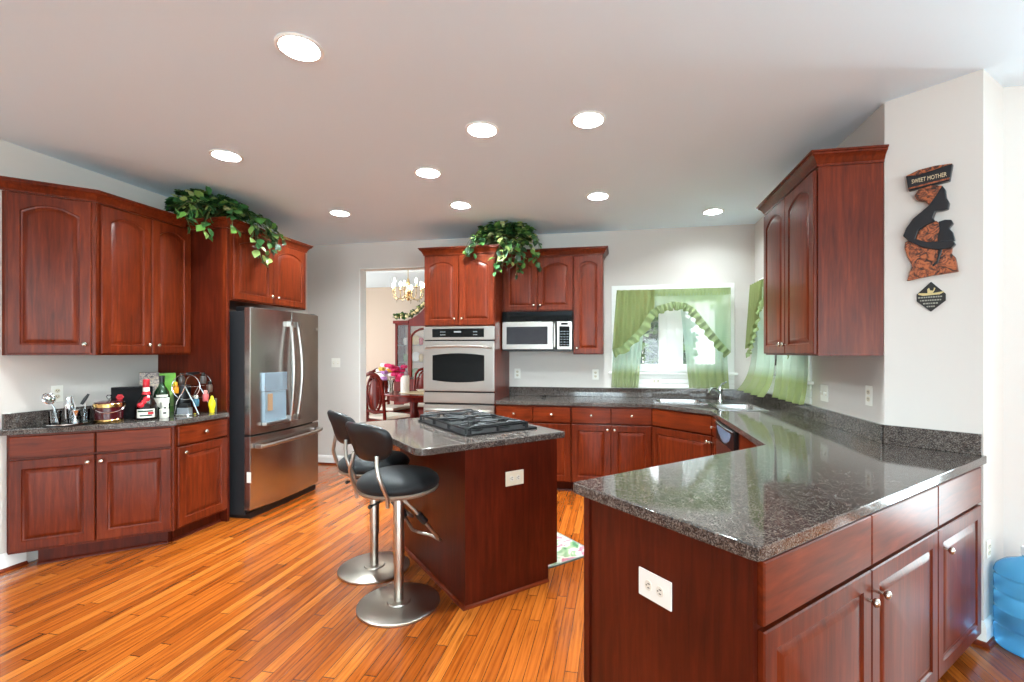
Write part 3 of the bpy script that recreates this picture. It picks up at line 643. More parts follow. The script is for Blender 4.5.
# ---- wall cabinet on the right wall
t = thing('wall_cabinet', 'tall cherry wall cabinet hanging on the right wall over the granite counter', 'cabinet', (1.108, 3.805, 0), -90)
W = 3.805 - 2.872
m = MB(); m.box(0, W, 0, XR - 1.108 - 0.001, UZ0, 2.455); m.build('body', M_CH, t)
door(t, 0.012, W / 2 - 0.003, UZ0 + 0.01, 2.437, (W / 2 - 0.035, UZ0 + 0.07), 0.05); door(t, W / 2 + 0.003, W - 0.012, UZ0 + 0.01, 2.437, (W / 2 + 0.035, UZ0 + 0.07), 0.05)
crown('cherry crown molding on top of the right wall cabinet', [(XR - 0.002, 3.805), (1.108, 3.805), (1.108, 2.872), (XR - 0.002, 2.872)], 2.452)

# ================================================================ island
IP = (-0.822, 2.446); IR = 45
t = thing('island_cabinet', 'dark cherry kitchen island base with a plain front panel and an overhang for stools', 'island', (IP[0], IP[1], 0), IR)
IL = 1.075
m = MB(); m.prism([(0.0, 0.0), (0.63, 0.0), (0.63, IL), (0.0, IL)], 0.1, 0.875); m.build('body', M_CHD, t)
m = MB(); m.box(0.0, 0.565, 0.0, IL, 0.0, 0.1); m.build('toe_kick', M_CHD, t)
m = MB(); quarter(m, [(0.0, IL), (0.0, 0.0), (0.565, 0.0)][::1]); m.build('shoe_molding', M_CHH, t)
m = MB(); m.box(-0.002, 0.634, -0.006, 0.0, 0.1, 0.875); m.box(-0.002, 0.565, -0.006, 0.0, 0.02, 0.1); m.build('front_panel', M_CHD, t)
sub = []
for k in range(2):
    a = 0.012 + k * (IL - 0.012) / 2; b = (IL - 0.012) / 2 * (k + 1) - 0.004
    d = door(t, a, b, 0.112, 0.69, ((b - 0.035) if k == 0 else (a + 0.035), 0.645)); d.location = (0.63, 0, 0); d.rotation_euler = (0, 0, R(90))
    d = door(t, a, b, 0.704, 0.862, ((a + b) / 2, 0.785), flat=True, name='drawer'); d.location = (0.63, 0, 0); d.rotation_euler = (0, 0, R(90))
m = MB(); m.slab([(-0.285 + 0.05, -0.03), (0.675, -0.03), (0.685, -0.02), (0.685, 1.10), (-0.285, 1.10), (-0.285, 0.03), (-0.275, -0.005), (-0.258, -0.024)], [], CT0, CT1, 0.006)
o = m.build('countertop', M_GRAN, None, 30); o.location = (IP[0], IP[1], 0); o.rotation_euler = (0, 0, R(IR)); tag(o, 'speckled granite countertop of the island, under the black gas cooktop', 'countertop')
# ---- gas cooktop
t = thing('gas_cooktop', 'black gas cooktop with cast iron grates set in the island counter', 'cooktop', (IP[0], IP[1], CT1), IR)
m = MB(); m.prism(rrect(0.075, 0.605, 0.155, 0.915, 0.02), 0.0, 0.012, 0.003); m.build('pan', M_IRON, t)
BUR = [(0.21, 0.29, 0.042), (0.42, 0.29, 0.036), (0.31, 0.535, 0.05), (0.21, 0.78, 0.036), (0.42, 0.78, 0.042)]
for x, y, r in BUR:
    m = MB(); m.lathe([(r + 0.012, 0.012), (r + 0.012, 0.018), (r, 0.020), (r, 0.026), (r * 0.8, 0.032), (0, 0.033)], (x, y, 0), 20); m.build('burner', M_IRON, t)
for y0, y1 in ((0.175, 0.415), (0.42, 0.65), (0.655, 0.895)):
    m = MB(); z = 0.044; x0, x1 = 0.095, 0.53
    bar = lambda a, b, r=0.007: m.tube([a, b], r, 6)
    for y in (y0, y1): bar((x0, y, z), (x1, y, z), 0.008)
    for x in (x0, x1): bar((x, y0, z), (x, y1, z), 0.008)
    for x, y in ((x0, y0), (x1, y0), (x0, y1), (x1, y1), ((x0 + x1) / 2, y0), ((x0 + x1) / 2, y1)): bar((x, y, 0.012), (x, y, z), 0.009)
    yc = (y0 + y1) / 2
    for bx in ((0.20, 0.42) if y0 != 0.42 else (0.31,)):
        for k in range(8):
            a = PI / 4 * k; r0 = 0.035; dx, dy = math.cos(a), math.sin(a)
            r1 = min((x1 - bx) / dx if dx > 1e-6 else (x0 - bx) / dx if dx < -1e-6 else 9, (y1 - yc) / dy if dy > 1e-6 else (y0 - yc) / dy if dy < -1e-6 else 9, 0.16)
            m.tube([(bx + dx * r0, yc + dy * r0, z + 0.006), (bx + dx * r1, yc + dy * r1, z)], [0.006, 0.007], 6)
    m.build('grate', M_IRON, t)
for k in range(5):
    m = MB(); m.lathe([(0.02, 0.012), (0.02, 0.022), (0.016, 0.034), (0, 0.036)], (0.567, 0.25 + k * 0.14, 0), 16); m.box(0.564, 0.570, 0.25 + k * 0.14 - 0.014, 0.25 + k * 0.14 + 0.014, 0.034, 0.042, 0.002); m.build('knob', M_BLACK, t)
for y in (0.165, 0.905):
    m = MB(); m.tube([(0.12, y, 0.012), (0.12, y, 0.050), (0.135, y, 0.058), (0.50, y, 0.058), (0.515, y, 0.050), (0.515, y, 0.012)], 0.006, 6); m.build('end_rail', M_IRON, t)

# ================================================================ outlets and switches
def outlet(loc, rotz, label, horiz=False, w=0.072, h=0.116, mat=None, kind='outlet', gangs=1):
    t = thing('wall_outlet' if kind == 'outlet' else 'light_switch', label, 'outlet' if kind == 'outlet' else 'switch', loc, rotz)
    Mz = Matrix.Rotation(R(90), 4, 'Y') if horiz else Matrix.Identity(4)
    m = MB(); m.box(-w * gangs / 2, w * gangs / 2, -0.006, -0.0005, -h / 2, h / 2, 0.0025, M=Mz); m.build('cover_plate', mat or M_PLATE, t)
    for g in range(gangs):
        gx = (g - (gangs - 1) / 2) * w
        if kind == 'outlet':
            for s_ in (-1, 1):
                m = MB(); zc = s_ * h * 0.175
                m.xz([(gx + 0.0165 * math.cos(a) * (1 if abs(math.cos(a)) < 0.8 else 1), zc + 0.0145 * math.sin(a)) for a in [2 * PI * i / 16 for i in range(16)]], -0.0085, -0.005, 0)
                if horiz: bmesh.ops.transform(m.bm, matrix=Mz, verts=list(m.bm.verts))
                r = m.build('receptacle', pmat('receptacle_ivory', lin(226, 220, 206), 0.4) if mat else M_CREAM, t)
                m = MB(); m.box(gx - 0.008, gx - 0.005, -0.0092, -0.008, zc - 0.002, zc + 0.007); m.box(gx + 0.005, gx + 0.008, -0.0092, -0.008, zc - 0.002, zc + 0.006); m.box(gx - 0.002, gx + 0.002, -0.0092, -0.008, zc - 0.009, zc - 0.005)
                if horiz: bmesh.ops.transform(m.bm, matrix=Mz, verts=list(m.bm.verts))
                m.build('slots', M_HOLE, r, smooth=0)
        else:
            m = MB(); m.box(gx - 0.005, gx + 0.005, -0.018, -0.005, -0.004, 0.014, 0.002, M=Matrix.Rotation(R(12), 4, 'X')); m.build('toggle', M_PLATE, t)
            m = MB(); m.box(gx - 0.0075, gx + 0.0075, -0.0068, -0.0055, -0.016, 0.016); m.build('toggle_slot', M_CREAM, t, smooth=0)
outlet((-1.143, YB, 1.168), 0, 'white duplex outlet on the wall under the microwave, near the oven tower')
outlet((-0.241, YB, 1.164), 0, 'white duplex outlet on the back wall under the narrow wall cabinet')
outlet((0.421, YB - 0.017, 1.098), 0, 'small sideways white outlet below the sill of the back window', True, 0.062, 0.11)
outlet((-3.485, YB, 1.285), 0, 'white double light switch on the bare wall between refrigerator and dining opening', kind='switch', gangs=2, w=0.06)
outlet((XR, 3.61, 1.125), -90, 'white double switch plate under the right wall cabinet, beside the window curtain', kind='switch', gangs=2, w=0.06)
outlet((XR, 3.02, 1.16), -90, 'white duplex outlet on the right wall under the cabinet, nearest the carved wall plaque')
outlet((XL, 2.60, 1.12), 90, 'white wall outlet behind the bar tools on the left wall')
ppx = lambda x, y: (PA[0] + x * math.cos(R(PR)) - y * math.sin(R(PR)), PA[1] + x * math.sin(R(PR)) + y * math.cos(R(PR)))
q = ppx(0.026, 0.357); outlet((q[0], q[1], 0.655), PR - 90, 'large white sideways outlet on the dark end panel of the peninsula', True, 0.09, 0.135, M_PLATE)
q = (IP[0] + (0.318 + 0.006) * 0.70711, IP[1] + (0.318 - 0.006) * 0.70711)
outlet((q[0], q[1], 0.675), 45, 'cream sideways outlet on the front panel of the island', True, 0.085, 0.125, M_CREAM)
RR = math.degrees(math.atan2(NOOK[1] - ART1[1], NOOK[0] - ART1[0]))
outlet((ART1[0] + 0.06 * math.cos(R(RR)), ART1[1] + 0.06 * math.sin(R(RR)), 0.45), RR, 'white outlet low on the wall end beside the blue water jug', False, 0.05, 0.085)

# ================================================================ bar stools
M_PAD = pmat('black_velvet_upholstery', lin(16, 18, 21), 0.55, spec=0.35); M_PAD.node_tree.nodes['Principled BSDF'].inputs['Sheen Weight'].default_value = 0.06
M_LEATH = pmat('black_leather', lin(18, 19, 22), 0.42)
t = thing('bar_stool', 'black padded swivel bar stool with round steel base, nearer the camera at the island', 'stool', (-1.20, 2.42, 0), -26, 'bar stools at the island')
m = MB(); m.lathe([(0.0, 0.0), (0.222, 0.0), (0.225, 0.004), (0.225, 0.012), (0.218, 0.016), (0.065, 0.019), (0.062, 0.026), (0.035, 0.028), (0.0, 0.028)], seg=48); m.build('base', M_POLE, t, 30)
m = MB(); m.cyl((0, 0, 0), 0.0255, 0.026, 0.30); m.build('lower_pole', M_POLE, t)
m = MB(); m.lathe([(0.026, 0.235), (0.03, 0.237), (0.03, 0.63), (0.028, 0.64), (0.0, 0.64)]); m.build('upper_pole', M_POLE, t)
m = MB(); m.lathe([(0.0, 0.635), (0.19, 0.638), (0.213, 0.648), (0.22, 0.66), (0.215, 0.668), (0.0, 0.666)], seg=40); m.build('seat_ring', pmat('seat_ring_taupe', lin(158, 142, 126), 0.4, 0.6), t)
m = MB(); m.lathe([(0.0, 0.664), (0.205, 0.664), (0.219, 0.675), (0.224, 0.692), (0.216, 0.713), (0.19, 0.734), (0.14, 0.749), (0.07, 0.756), (0.0, 0.757)], seg=40); m.build('seat', M_PAD, t, 60)
# back pad, wrapped round the seat; back is at -y
def pad(Rc, hw, hh, zc, th):
    m = MB(); rings = []; N = 40
    for s_, o in ((0.02, -th * 1.0), (0.5, -th), (0.82, -th * 0.9), (0.95, -th * 0.55), (1.0, 0), (0.95, th * 0.55), (0.82, th * 0.9), (0.5, th), (0.02, th)):
        ring = []
        for i in range(N):
            a = 2 * PI * i / N; c_, n_ = math.cos(a), math.sin(a); e = 2 / 2.9
            u = hw * s_ * math.copysign(abs(c_) ** e, c_); v = hh * s_ * math.copysign(abs(n_) ** e, n_)
            ang = u / Rc; rr = Rc + o + 0.10 * (v / hh) * 0.35
            ring.append((rr * math.sin(ang), -rr * math.cos(ang), zc + v))
        rings.append(ring)
    m.loft(rings); return m
pad(0.235, 0.185, 0.105, 0.945, 0.024).build('backrest', M_LEATH, t, 60)
for s_ in (-1, 1):
    m = MB(); a0, a1 = R(25) * s_, R(38) * s_
    m.tube([(0.236 * math.sin(a0), -0.236 * math.cos(a0), 0.88), (0.245 * math.sin(a0 * 1.05), -0.245 * math.cos(a0 * 1.05), 0.83), (0.256 * math.sin(a0 * 1.2), -0.256 * math.cos(a0 * 1.2), 0.78), (0.246 * math.sin(a1 * 0.9), -0.246 * math.cos(a1 * 0.9), 0.72), (0.224 * math.sin(a1), -0.224 * math.cos(a1), 0.66), (0.222 * math.sin(a1), -0.222 * math.cos(a1), 0.615)], 0.0105, 10)
    m.build('back_arm', M_POLE, t)
m = MB(); m.tube([(0.025, 0.0, 0.60), (0.07, 0.05, 0.53), (0.10, 0.13, 0.42), (0.115, 0.19, 0.335), (0.10, 0.22, 0.315), (0.0, 0.24, 0.312), (-0.10, 0.22, 0.315), (-0.115, 0.19, 0.335), (-0.10, 0.13, 0.42), (-0.07, 0.05, 0.53), (-0.025, 0.0, 0.60)], 0.0095, 10); fr = m.build('footrest', M_POLE, t)
for s_ in (-1, 1):
    m = MB(); m.tube([(0.078 * s_, 0.07, 0.505), (0.093 * s_, 0.11, 0.45)], 0.02, 10); m.build('rubber_grip', M_BLACK, fr)
m = MB(); m.tube([(0.0, -0.03, 0.62), (-0.02, -0.1, 0.60), (-0.03, -0.16, 0.585)], 0.006, 8); m.ball((-0.031, -0.165, 0.584), 0.012); m.build('height_lever', M_BLACK, t)
dup(t, (-1.56, 2.80, 0), -40, 'black padded swivel bar stool with round steel base, partly hidden behind the nearer one')

# ================================================================ curtains
def curtain_mat(name, z_teal0, z_teal1, sheer):
    m = bpy.data.materials.new(name); m.use_nodes = True; nt = m.node_tree; nt.nodes.clear()
    tc = nt.nodes.new('ShaderNodeTexCoord'); sp = nt.nodes.new('ShaderNodeSeparateXYZ'); mr = nt.nodes.new('ShaderNodeMapRange')
    rp = nt.nodes.new('ShaderNodeValToRGB'); e = rp.color_ramp.elements
    stops = [(0.0, lin(158, 172, 112)), (0.17, lin(166, 180, 122)), (0.26, lin(206, 226, 206)), (0.58, lin(208, 236, 226)), (0.8, lin(234, 246, 240)), (1.0, lin(216, 226, 190))]
    while len(e) < len(stops): e.new(0.5)
    for q, (p, c) in zip(e, stops): q.position = p; q.color = c
    nt.links.new(tc.outputs['Object'], sp.inputs[0]); nt.links.new(sp.outputs[2], mr.inputs[0]); mr.inputs[1].default_value = z_teal0; mr.inputs[2].default_value = z_teal1; nt.links.new(mr.outputs[0], rp.inputs[0])
    d = nt.nodes.new('ShaderNodeBsdfDiffuse'); tl = nt.nodes.new('ShaderNodeBsdfTranslucent'); tr = nt.nodes.new('ShaderNodeBsdfTransparent'); a = nt.nodes.new('ShaderNodeMixShader'); b = nt.nodes.new('ShaderNodeMixShader'); o = nt.nodes.new('ShaderNodeOutputMaterial')
    nt.links.new(rp.outputs[0], d.inputs[0]); nt.links.new(rp.outputs[0], tl.inputs[0])
    a.inputs[0].default_value = 0.6; nt.links.new(d.outputs[0], a.inputs[1]); nt.links.new(tl.outputs[0], a.inputs[2])
    b.inputs[0].default_value = sheer; nt.links.new(a.outputs[0], b.inputs[1]); nt.links.new(tr.outputs[0], b.inputs[2]); nt.links.new(b.outputs[0], o.inputs[0]); return m
def fabric(name, col, sheer=0.0, trans=0.4):
    m = bpy.data.materials.new(name); m.use_nodes = True; nt = m.node_tree; nt.nodes.clear()
    d = nt.nodes.new('ShaderNodeBsdfDiffuse'); tl = nt.nodes.new('ShaderNodeBsdfTranslucent'); tr = nt.nodes.new('ShaderNodeBsdfTransparent'); a = nt.nodes.new('ShaderNodeMixShader'); b = nt.nodes.new('ShaderNodeMixShader'); o = nt.nodes.new('ShaderNodeOutputMaterial')
    d.inputs[0].default_value = col; tl.inputs[0].default_value = col; a.inputs[0].default_value = trans
    nt.links.new(d.outputs[0], a.inputs[1]); nt.links.new(tl.outputs[0], a.inputs[2]); b.inputs[0].default_value = sheer
    nt.links.new(a.outputs[0], b.inputs[1]); nt.links.new(tr.outputs[0], b.inputs[2]); nt.links.new(b.outputs[0], o.inputs[0]); return m
M_TIER = curtain_mat('ombre_green_teal_sheer', 1.0, 2.07, 0.26)
M_TIERS = curtain_mat('ombre_green_teal_sheer_thin', 1.0, 2.07, 0.45)
M_SWAG = fabric('moss_green_fabric', lin(146, 156, 104), 0.02, 0.3)
M_SWAGS = fabric('moss_green_sheer', lin(190, 212, 170), 0.45, 0.55)
M_RUFF = fabric('green_ruffle_fabric', lin(150, 166, 118), 0.06, 0.3)
def interp(pts, u):
    for (a, va), (b, vb) in zip(pts, pts[1:]):
        if u <= b: return va + (vb - va) * (u - a) / max(b - a, 1e-6)
    return pts[-1][1]
def sheet(P, nu, nv, amp, waves, y0=0.0, ph=0.0, grow=0.0):
    """P(u, v) -> (x, z[, y]); pleats run down the cloth"""
    m = MB(); g = []
    for j in range(nv + 1):
        v = j / nv; row = []
        for i in range(nu + 1):
            u = i / nu; q = P(u, v); yy = q[2] if len(q) > 2 else 0.0
            row.append(m.bm.verts.new((q[0], y0 + yy - amp * (0.35 + 0.65 * v * (1 + grow)) * (0.5 + 0.5 * math.sin(2 * PI * waves * u + ph + 0.6 * math.sin(5 * u + 2 * v))) , q[1])))
        g.append(row)
    for j in range(nv):
        for i in range(nu): m.face((g[j][i], g[j][i + 1], g[j + 1][i + 1], g[j + 1][i]))
    return m
def ruffle(curve, depth, nrm_down, amp, freq, n=120, y0=0.0):
    m = MB(); pr_ = None; L = 0
    for i in range(n + 1):
        u = i / n; x, z = curve(u); x2, z2 = curve(min(u + 0.01, 1.0)); x1, z1 = curve(max(u - 0.01, 0))
        tx, tz = x2 - x1, z2 - z1; l = math.hypot(tx, tz) or 1; nx, nz = tz / l * nrm_down, -tx / l * nrm_down
        w_ = math.sin(2 * PI * freq * u); d = depth * (1 + 0.12 * math.sin(2 * PI * freq * u * 0.5 + 1))
        cur = m.verts([(x, y0 - 0.006, z), (x + nx * d * 0.5, y0 - 0.016 - amp * 0.9 * (1 + w_), z + nz * d * 0.5), (x + nx * d + 0.3 * amp * w_, y0 - 0.012 - amp * (1 + w_), z + nz * d)])
        if pr_:
            for k in range(2): m.face((pr_[k], cur[k], cur[k + 1], pr_[k + 1]))
        pr_ = cur
    return m
def curtains(loc, rotz, W, where, tiers):
    def place(o): o.location = loc; o.rotation_euler = (0, 0, R(rotz)); return o
    zt = 2.075
    m = MB(); m.tube([(-0.02, -0.094, zt), (W + 0.02, -0.094, zt)], 0.006, 8)
    for x in (-0.02, W + 0.02): m.tube([(x, -0.094, zt), (x, -0.021, zt)], 0.005, 6)
    tag(place(m.build('curtain_rod', M_WHITE)), 'thin white curtain rod %s' % where, 'curtain rod')
    for lab, P, amp, wv, mt in tiers:
        tag(place(sheet(P, 90, 26, amp, wv, -0.048, 1.0, 0.4).build('sheer_curtain', mt, None, 180, recalc=False)), lab, 'curtain')
    # swag valance: dense cascade on one side, long sheer sweep on the other
    hem = lambda u: interp([(0.0, (zt - 0.63)), (0.07, zt - 0.60), (0.22, zt - 0.40), (0.30, zt - 0.22), (0.36, zt - 0.165), (0.5, zt - 0.115), (0.62, zt - 0.135), (0.70, zt - 0.20), (0.80, zt - 0.36), (0.9, zt - 0.52), (1.0, zt - 0.66)], u)
    sp = 0.34
    x_at = lambda u: -0.015 + (W + 0.03) * u
    root = place(sheet(lambda u, v: (x_at(u * sp) - 0.05 * v * (1 - u), zt + 0.02 - (zt + 0.02 - hem(u * sp)) * v), 90, 20, 0.05, 5.3, -0.102).build('swag_valance', M_SWAG, None, 180, recalc=False))
    tag(root, 'green ruffled swag valance %s' % where, 'valance')
    sheet(lambda u, v: (x_at(sp + (1 - sp) * u), zt - 0.03 - (zt - 0.03 - hem(sp + (1 - sp) * u)) * v), 100, 16, 0.014, 6, -0.102).build('sheer_swag', M_SWAGS, root, 180, recalc=False)
    sheet(lambda u, v: (x_at(sp - 0.02 + (1 - sp + 0.02) * u), zt + 0.022 - 0.075 * v), 120, 4, 0.012, 26, -0.101).build('gathered_header', M_RUFF, root, 180, recalc=False)
    ruffle(lambda u: (x_at(u) - 0.05 * max(0, 1 - u / sp), hem(u)), 0.085, 1, 0.017, 26, 260, -0.104).build('ruffle', M_RUFF, root, 180, recalc=False)
W1 = WX1 - WX0
def tierL(x0t, x1t, x0b, x1b, zb, zt=2.07, bulge=0.0, edge=0.0):
    def P(u, v):
        k = v ** 0.9; x = (x0t + (x0b - x0t) * k) + ((x1t + (x1b - x1t) * k) - (x0t + (x0b - x0t) * k)) * u
        return (x, zt + (zb - zt) * v, -bulge * v ** 7)
    return P
curtains((WX0, YB, 0), 0, W1, 'on the back window over the sink', [
    ('sheer green and teal tier curtain hanging beside the narrow wall cabinet', tierL(-0.02, 0.32, -0.075, 0.215, 1.025, bulge=0.01), 0.032, 5, M_TIER),
    ('sheer green and teal tier curtain hanging behind the faucet at the back window', tierL(0.64, W1 - 0.05, 0.745, W1 + 0.0, 1.03, bulge=0.01), 0.034, 5, M_TIER)])
W2 = RY1 - RY0
curtains((XR, RY1, 0), -90, W2, 'on the right wall window, half hidden by the wall cabinet', [
    ('green and teal tier curtain pulled toward the sink corner on the right wall', tierL(-0.06, 0.30, 0.02, 0.78, 1.03, bulge=0.14), 0.05, 3.3, M_TIER),
    ('green and teal tier curtain hanging below the right wall cabinet', tierL(W2 - 0.5, W2 + 0.10, W2 - 0.38, W2 + 0.22, 1.03, bulge=0.04), 0.045, 4, M_TIER)])

# ================================================================ ivy plants
def leafmat(name, stops, tr=0.25):
    m = pmat(name, (0.05, 0.15, 0.03, 1), 0.38); t = NT(m); g = t.n('ShaderNodeNewGeometry')
    r = t.ramp(g, 4 if g.outputs[4].name.startswith('Parametric') is False else 8, stops); 
    for l_ in list(t.nt.links):
        if l_.to_node == r: t.nt.links.remove(l_)
    t.nt.links.new(g.outputs['Random Per Island'], r.inputs[0]); t.l(r, 0, t.b, 'Base Color'); return m
M_LEAF = leafmat('variegated_ivy_leaf', [(0.0, lin(22, 48, 24)), (0.35, lin(38, 78, 36)), (0.6, lin(62, 112, 62)), (0.8, lin(96, 140, 60)), (0.95, lin(170, 182, 110)), (1.0, lin(200, 200, 150))])
M_STEM = pmat('ivy_stem', lin(84, 92, 48), 0.6)
M_POT = pmat('wicker_basket', lin(96, 66, 38), 0.8)
def leaf(m, p, d, up, s_, solid=None):
    d = d.normalized(); side = d.cross(up); side = side.normalized() if side.length > 1e-4 else d.orthogonal().normalized(); n = side.cross(d)
    q = [(0, 0, 0), (0.30, 0.22, 0.05), (0.42, 0.55, 0.08), (0.26, 0.82, 0.03), (0, 1.08, -0.10)]
    if solid:
        for qx in (-0.42, 0, 0.42):
            for qy in (0, 0.5, 1.08):
                if solid(p + side * (qx * s_) + d * (qy * s_) + n * (0.08 * s_)) or solid(p + side * (qx * s_) + d * (qy * s_) - n * (0.12 * s_)): return
    c0 = m.bm.verts.new(p); c1 = m.bm.verts.new(p + d * 0.5 * s_ - n * 0.05 * s_); tip = m.bm.verts.new(p + d * 1.08 * s_ - n * 0.12 * s_)
    for sg in (1, -1):
        v = [m.bm.verts.new(p + side * (x * sg * s_) + d * (y * s_) + n * (z * s_)) for x, y, z in q[1:4]]
        fs = (c0, v[0], c1), (v[0], v[1], c1), (v[1], v[2], c1), (v[2], tip, c1)
        for f_ in fs: m.face(f_ if sg > 0 else f_[::-1])
def ivy(label, loc, rotz, dome, trails, nleaf, lsize, seed, pot, solid):
    rnd = random.Random(seed); t = thing('ivy_plant', label, 'plant', loc, rotz)
    m = MB(); m.lathe([(0.0, 0.0), (0.075, 0.0), (0.10, 0.09), (0.105, 0.10), (0.095, 0.10), (0.0, 0.085)], pot, 24); m.build('basket', M_POT, t)
    lm, sm = MB(), MB(); rx, ry, rz = dome
    for k in range(nleaf):
        a = rnd.uniform(0, 2 * PI); e = rnd.uniform(-0.05, 1.0); e = math.asin(min(e, 1.0)); s_ = rnd.uniform(0.62, 1.0)
        p = Vector((rx * s_ * math.cos(a) * math.cos(e), ry * s_ * math.sin(a) * math.cos(e), 0.09 + rz * s_ * math.sin(e)))
        o = Vector((math.cos(a), math.sin(a), rnd.uniform(-0.7, 0.35))); leaf(lm, p, o + Vector((rnd.gauss(0, .4), rnd.gauss(0, .4), 0)), Vector((rnd.gauss(0, .35), rnd.gauss(0, .35), 1)), lsize * rnd.uniform(0.75, 1.2), solid)
        if k % 6 == 0: sm.tube([(pot[0], pot[1], pot[2] + 0.09), tuple(p * 0.55 + Vector((0, 0, 0.08))), tuple(p)], 0.003, 5)
    for tr in trails:
        P = [Vector(q) for q in tr]; sm.tube([tuple(q) for q in P], 0.003, 5)
        for (a_, b_) in zip(P, P[1:]):
            n = max(2, int((b_ - a_).length / (lsize * 0.28)))
            for i in range(n):
                p = a_.lerp(b_, (i + rnd.random()) / n); d = (b_ - a_).normalized() * 0.7 + Vector((rnd.gauss(0, .75), rnd.gauss(0, .75), rnd.gauss(-0.25, .45)))
                p = p + Vector((rnd.gauss(0, .012), rnd.gauss(0, .012), rnd.gauss(0, .012)))
                leaf(lm, p, d, Vector((rnd.gauss(0, .4), -0.5 + rnd.gauss(0, .4), 0.8)), lsize * rnd.uniform(0.7, 1.15), solid)
    sm.build('stems', M_STEM, t); lm.build('foliage', M_LEAF, t, 180, recalc=False)
    return t
# left plant: local -y faces the room (+x world)
ivy('trailing ivy plant on top of the left cabinets, in the angle beside the refrigerator cabinet', (-3.46, 3.42, 2.53), 90, (0.25, 0.27, 0.155),
    [[(-0.22, -0.15, 0.10), (-0.33, -0.18, 0.04), (-0.38, -0.18, -0.06), (-0.34, -0.18, -0.16)], [(-0.1, -0.15, 0.1), (-0.22, -0.2, 0.08), (-0.32, -0.2, 0.0)],
     [(-0.15, -0.2, 0.1), (-0.22, -0.22, 0.0), (-0.25, -0.20, -0.13), (-0.19, -0.2, -0.17)], [(-0.2, -0.1, 0.1), (-0.36, -0.16, 0.05), (-0.44, -0.16, -0.04)],
     [(-0.05, -0.2, 0.1), (-0.12, -0.35, 0.04), (-0.14, -0.37, -0.12)], [(0.05, -0.25, 0.1), (0.12, -0.38, 0.04), (0.13, -0.37, -0.10), (0.15, -0.37, -0.24), (0.20, -0.37, -0.32)],
     [(0.1, -0.2, 0.12), (0.16, -0.42, 0.06), (0.22, -0.38, -0.08), (0.28, -0.38, -0.20), (0.24, -0.38, -0.28)], [(0.15, -0.2, 0.1), (0.24, -0.38, 0.02), (0.30, -0.40, -0.10), (0.36, -0.40, -0.16)],
     [(0.15, -0.1, 0.12), (0.28, -0.38, 0.06), (0.36, -0.40, -0.04), (0.42, -0.40, -0.08)], [(0.1, -0.3, 0.1), (0.05, -0.4, -0.02), (0.06, -0.38, -0.14)], [(0.15, -0.3, 0.05), (0.2, -0.4, 0.0), (0.32, -0.39, -0.14)]], 760, 0.075, 3, (0.06, 0.06, -0.077),
    lambda v: v.z + 2.53 < 2.536 and ((-3.46 - v.y < -3.135 and 3.42 + v.x > 3.278) or (-3.46 - v.y < -3.485 and 3.42 + v.x <= 3.36)))
ivy('trailing ivy plant spilling from the top of the oven cabinet over the microwave cabinet', (-1.17, 4.83, 2.53), 0, (0.30, 0.22, 0.185),
    [[(-0.2, -0.1, 0.08), (-0.32, -0.24, 0.0), (-0.36, -0.25, -0.12), (-0.40, -0.24, -0.16)], [(-0.1, -0.15, 0.08), (-0.25, -0.27, 0.0), (-0.30, -0.25, -0.10)], [(-0.2, -0.15, 0.1), (-0.3, -0.26, 0.06), (-0.36, -0.26, -0.04)],
     [(0.0, -0.2, 0.08), (0.02, -0.29, 0.0), (-0.02, -0.26, -0.15), (-0.04, -0.26, -0.30), (-0.05, -0.26, -0.34)], [(0.05, -0.2, 0.08), (0.08, -0.29, 0.0), (0.06, -0.25, -0.14), (0.02, -0.24, -0.25)],
     [(0.1, -0.15, 0.08), (0.14, -0.24, -0.02), (0.16, -0.16, -0.16), (0.15, -0.14, -0.28), (0.14, -0.13, -0.33)], [(0.1, -0.15, 0.08), (0.2, -0.22, 0.0), (0.22, -0.12, -0.15), (0.2, -0.1, -0.24)],
     [(0.15, -0.1, 0.1), (0.27, -0.15, 0.02), (0.32, -0.05, -0.10), (0.36, -0.05, -0.2)], [(0.2, 0, 0.15), (0.30, -0.05, 0.12), (0.37, -0.06, 0.02), (0.37, -0.03, -0.1)], [(0.0, -0.2, 0.1), (0.05, -0.3, 0.03), (0.12, -0.22, -0.1), (0.1, -0.16, -0.2)]], 700, 0.072, 11, (-0.21, 0.09, -0.0775),
    lambda v: v.z + 2.53 < 2.535 and ((-1.17 + v.x < -1.18 and 4.83 + v.y > 4.60) or 4.83 + v.y > 4.925))

# ================================================================ things on the left counter
CT = CT1 + 0.0008
M_GLASSK = paneglass('smoked_shot_glass', (0.55, 0.55, 0.56, 1))
t = thing('bar_tool_tray', 'round black tray under the chrome bar tools', 'tray', (-3.69, 2.535, CT)); m = MB(); m.lathe([(0, 0), (0.115, 0), (0.122, 0.006), (0.124, 0.014), (0.119, 0.014), (0.114, 0.008), (0, 0.008)], seg=36); m.build('tray_dish', M_BLACK, t)
m = MB(); m.lathe([(0.118, 0.014), (0.125, 0.013), (0.125, 0.017), (0.119, 0.017)], seg=36); m.build('rim', M_CHROME, t)
tz = CT + 0.009
def glass(name, label, cat, loc, r0, r1, h, mat=M_CLEAR):
    m = MB(); m.lathe([(0, 0), (r0, 0), (r1, h), (r1 - 0.002, h), (r0 - 0.003, 0.008), (0, 0.008)], seg=22); o = m.build(name, mat, None, 50); o.location = loc; return tag(o, label, cat)
glass('tumbler', 'clear tumbler on the bar tray holding the strainer', 'glass', (-3.715, 2.475, tz), 0.028, 0.034, 0.095)
glass('tumbler', 'clear tumbler at the middle of the bar tray, with tongs in it', 'glass', (-3.68, 2.555, tz), 0.026, 0.032, 0.10)
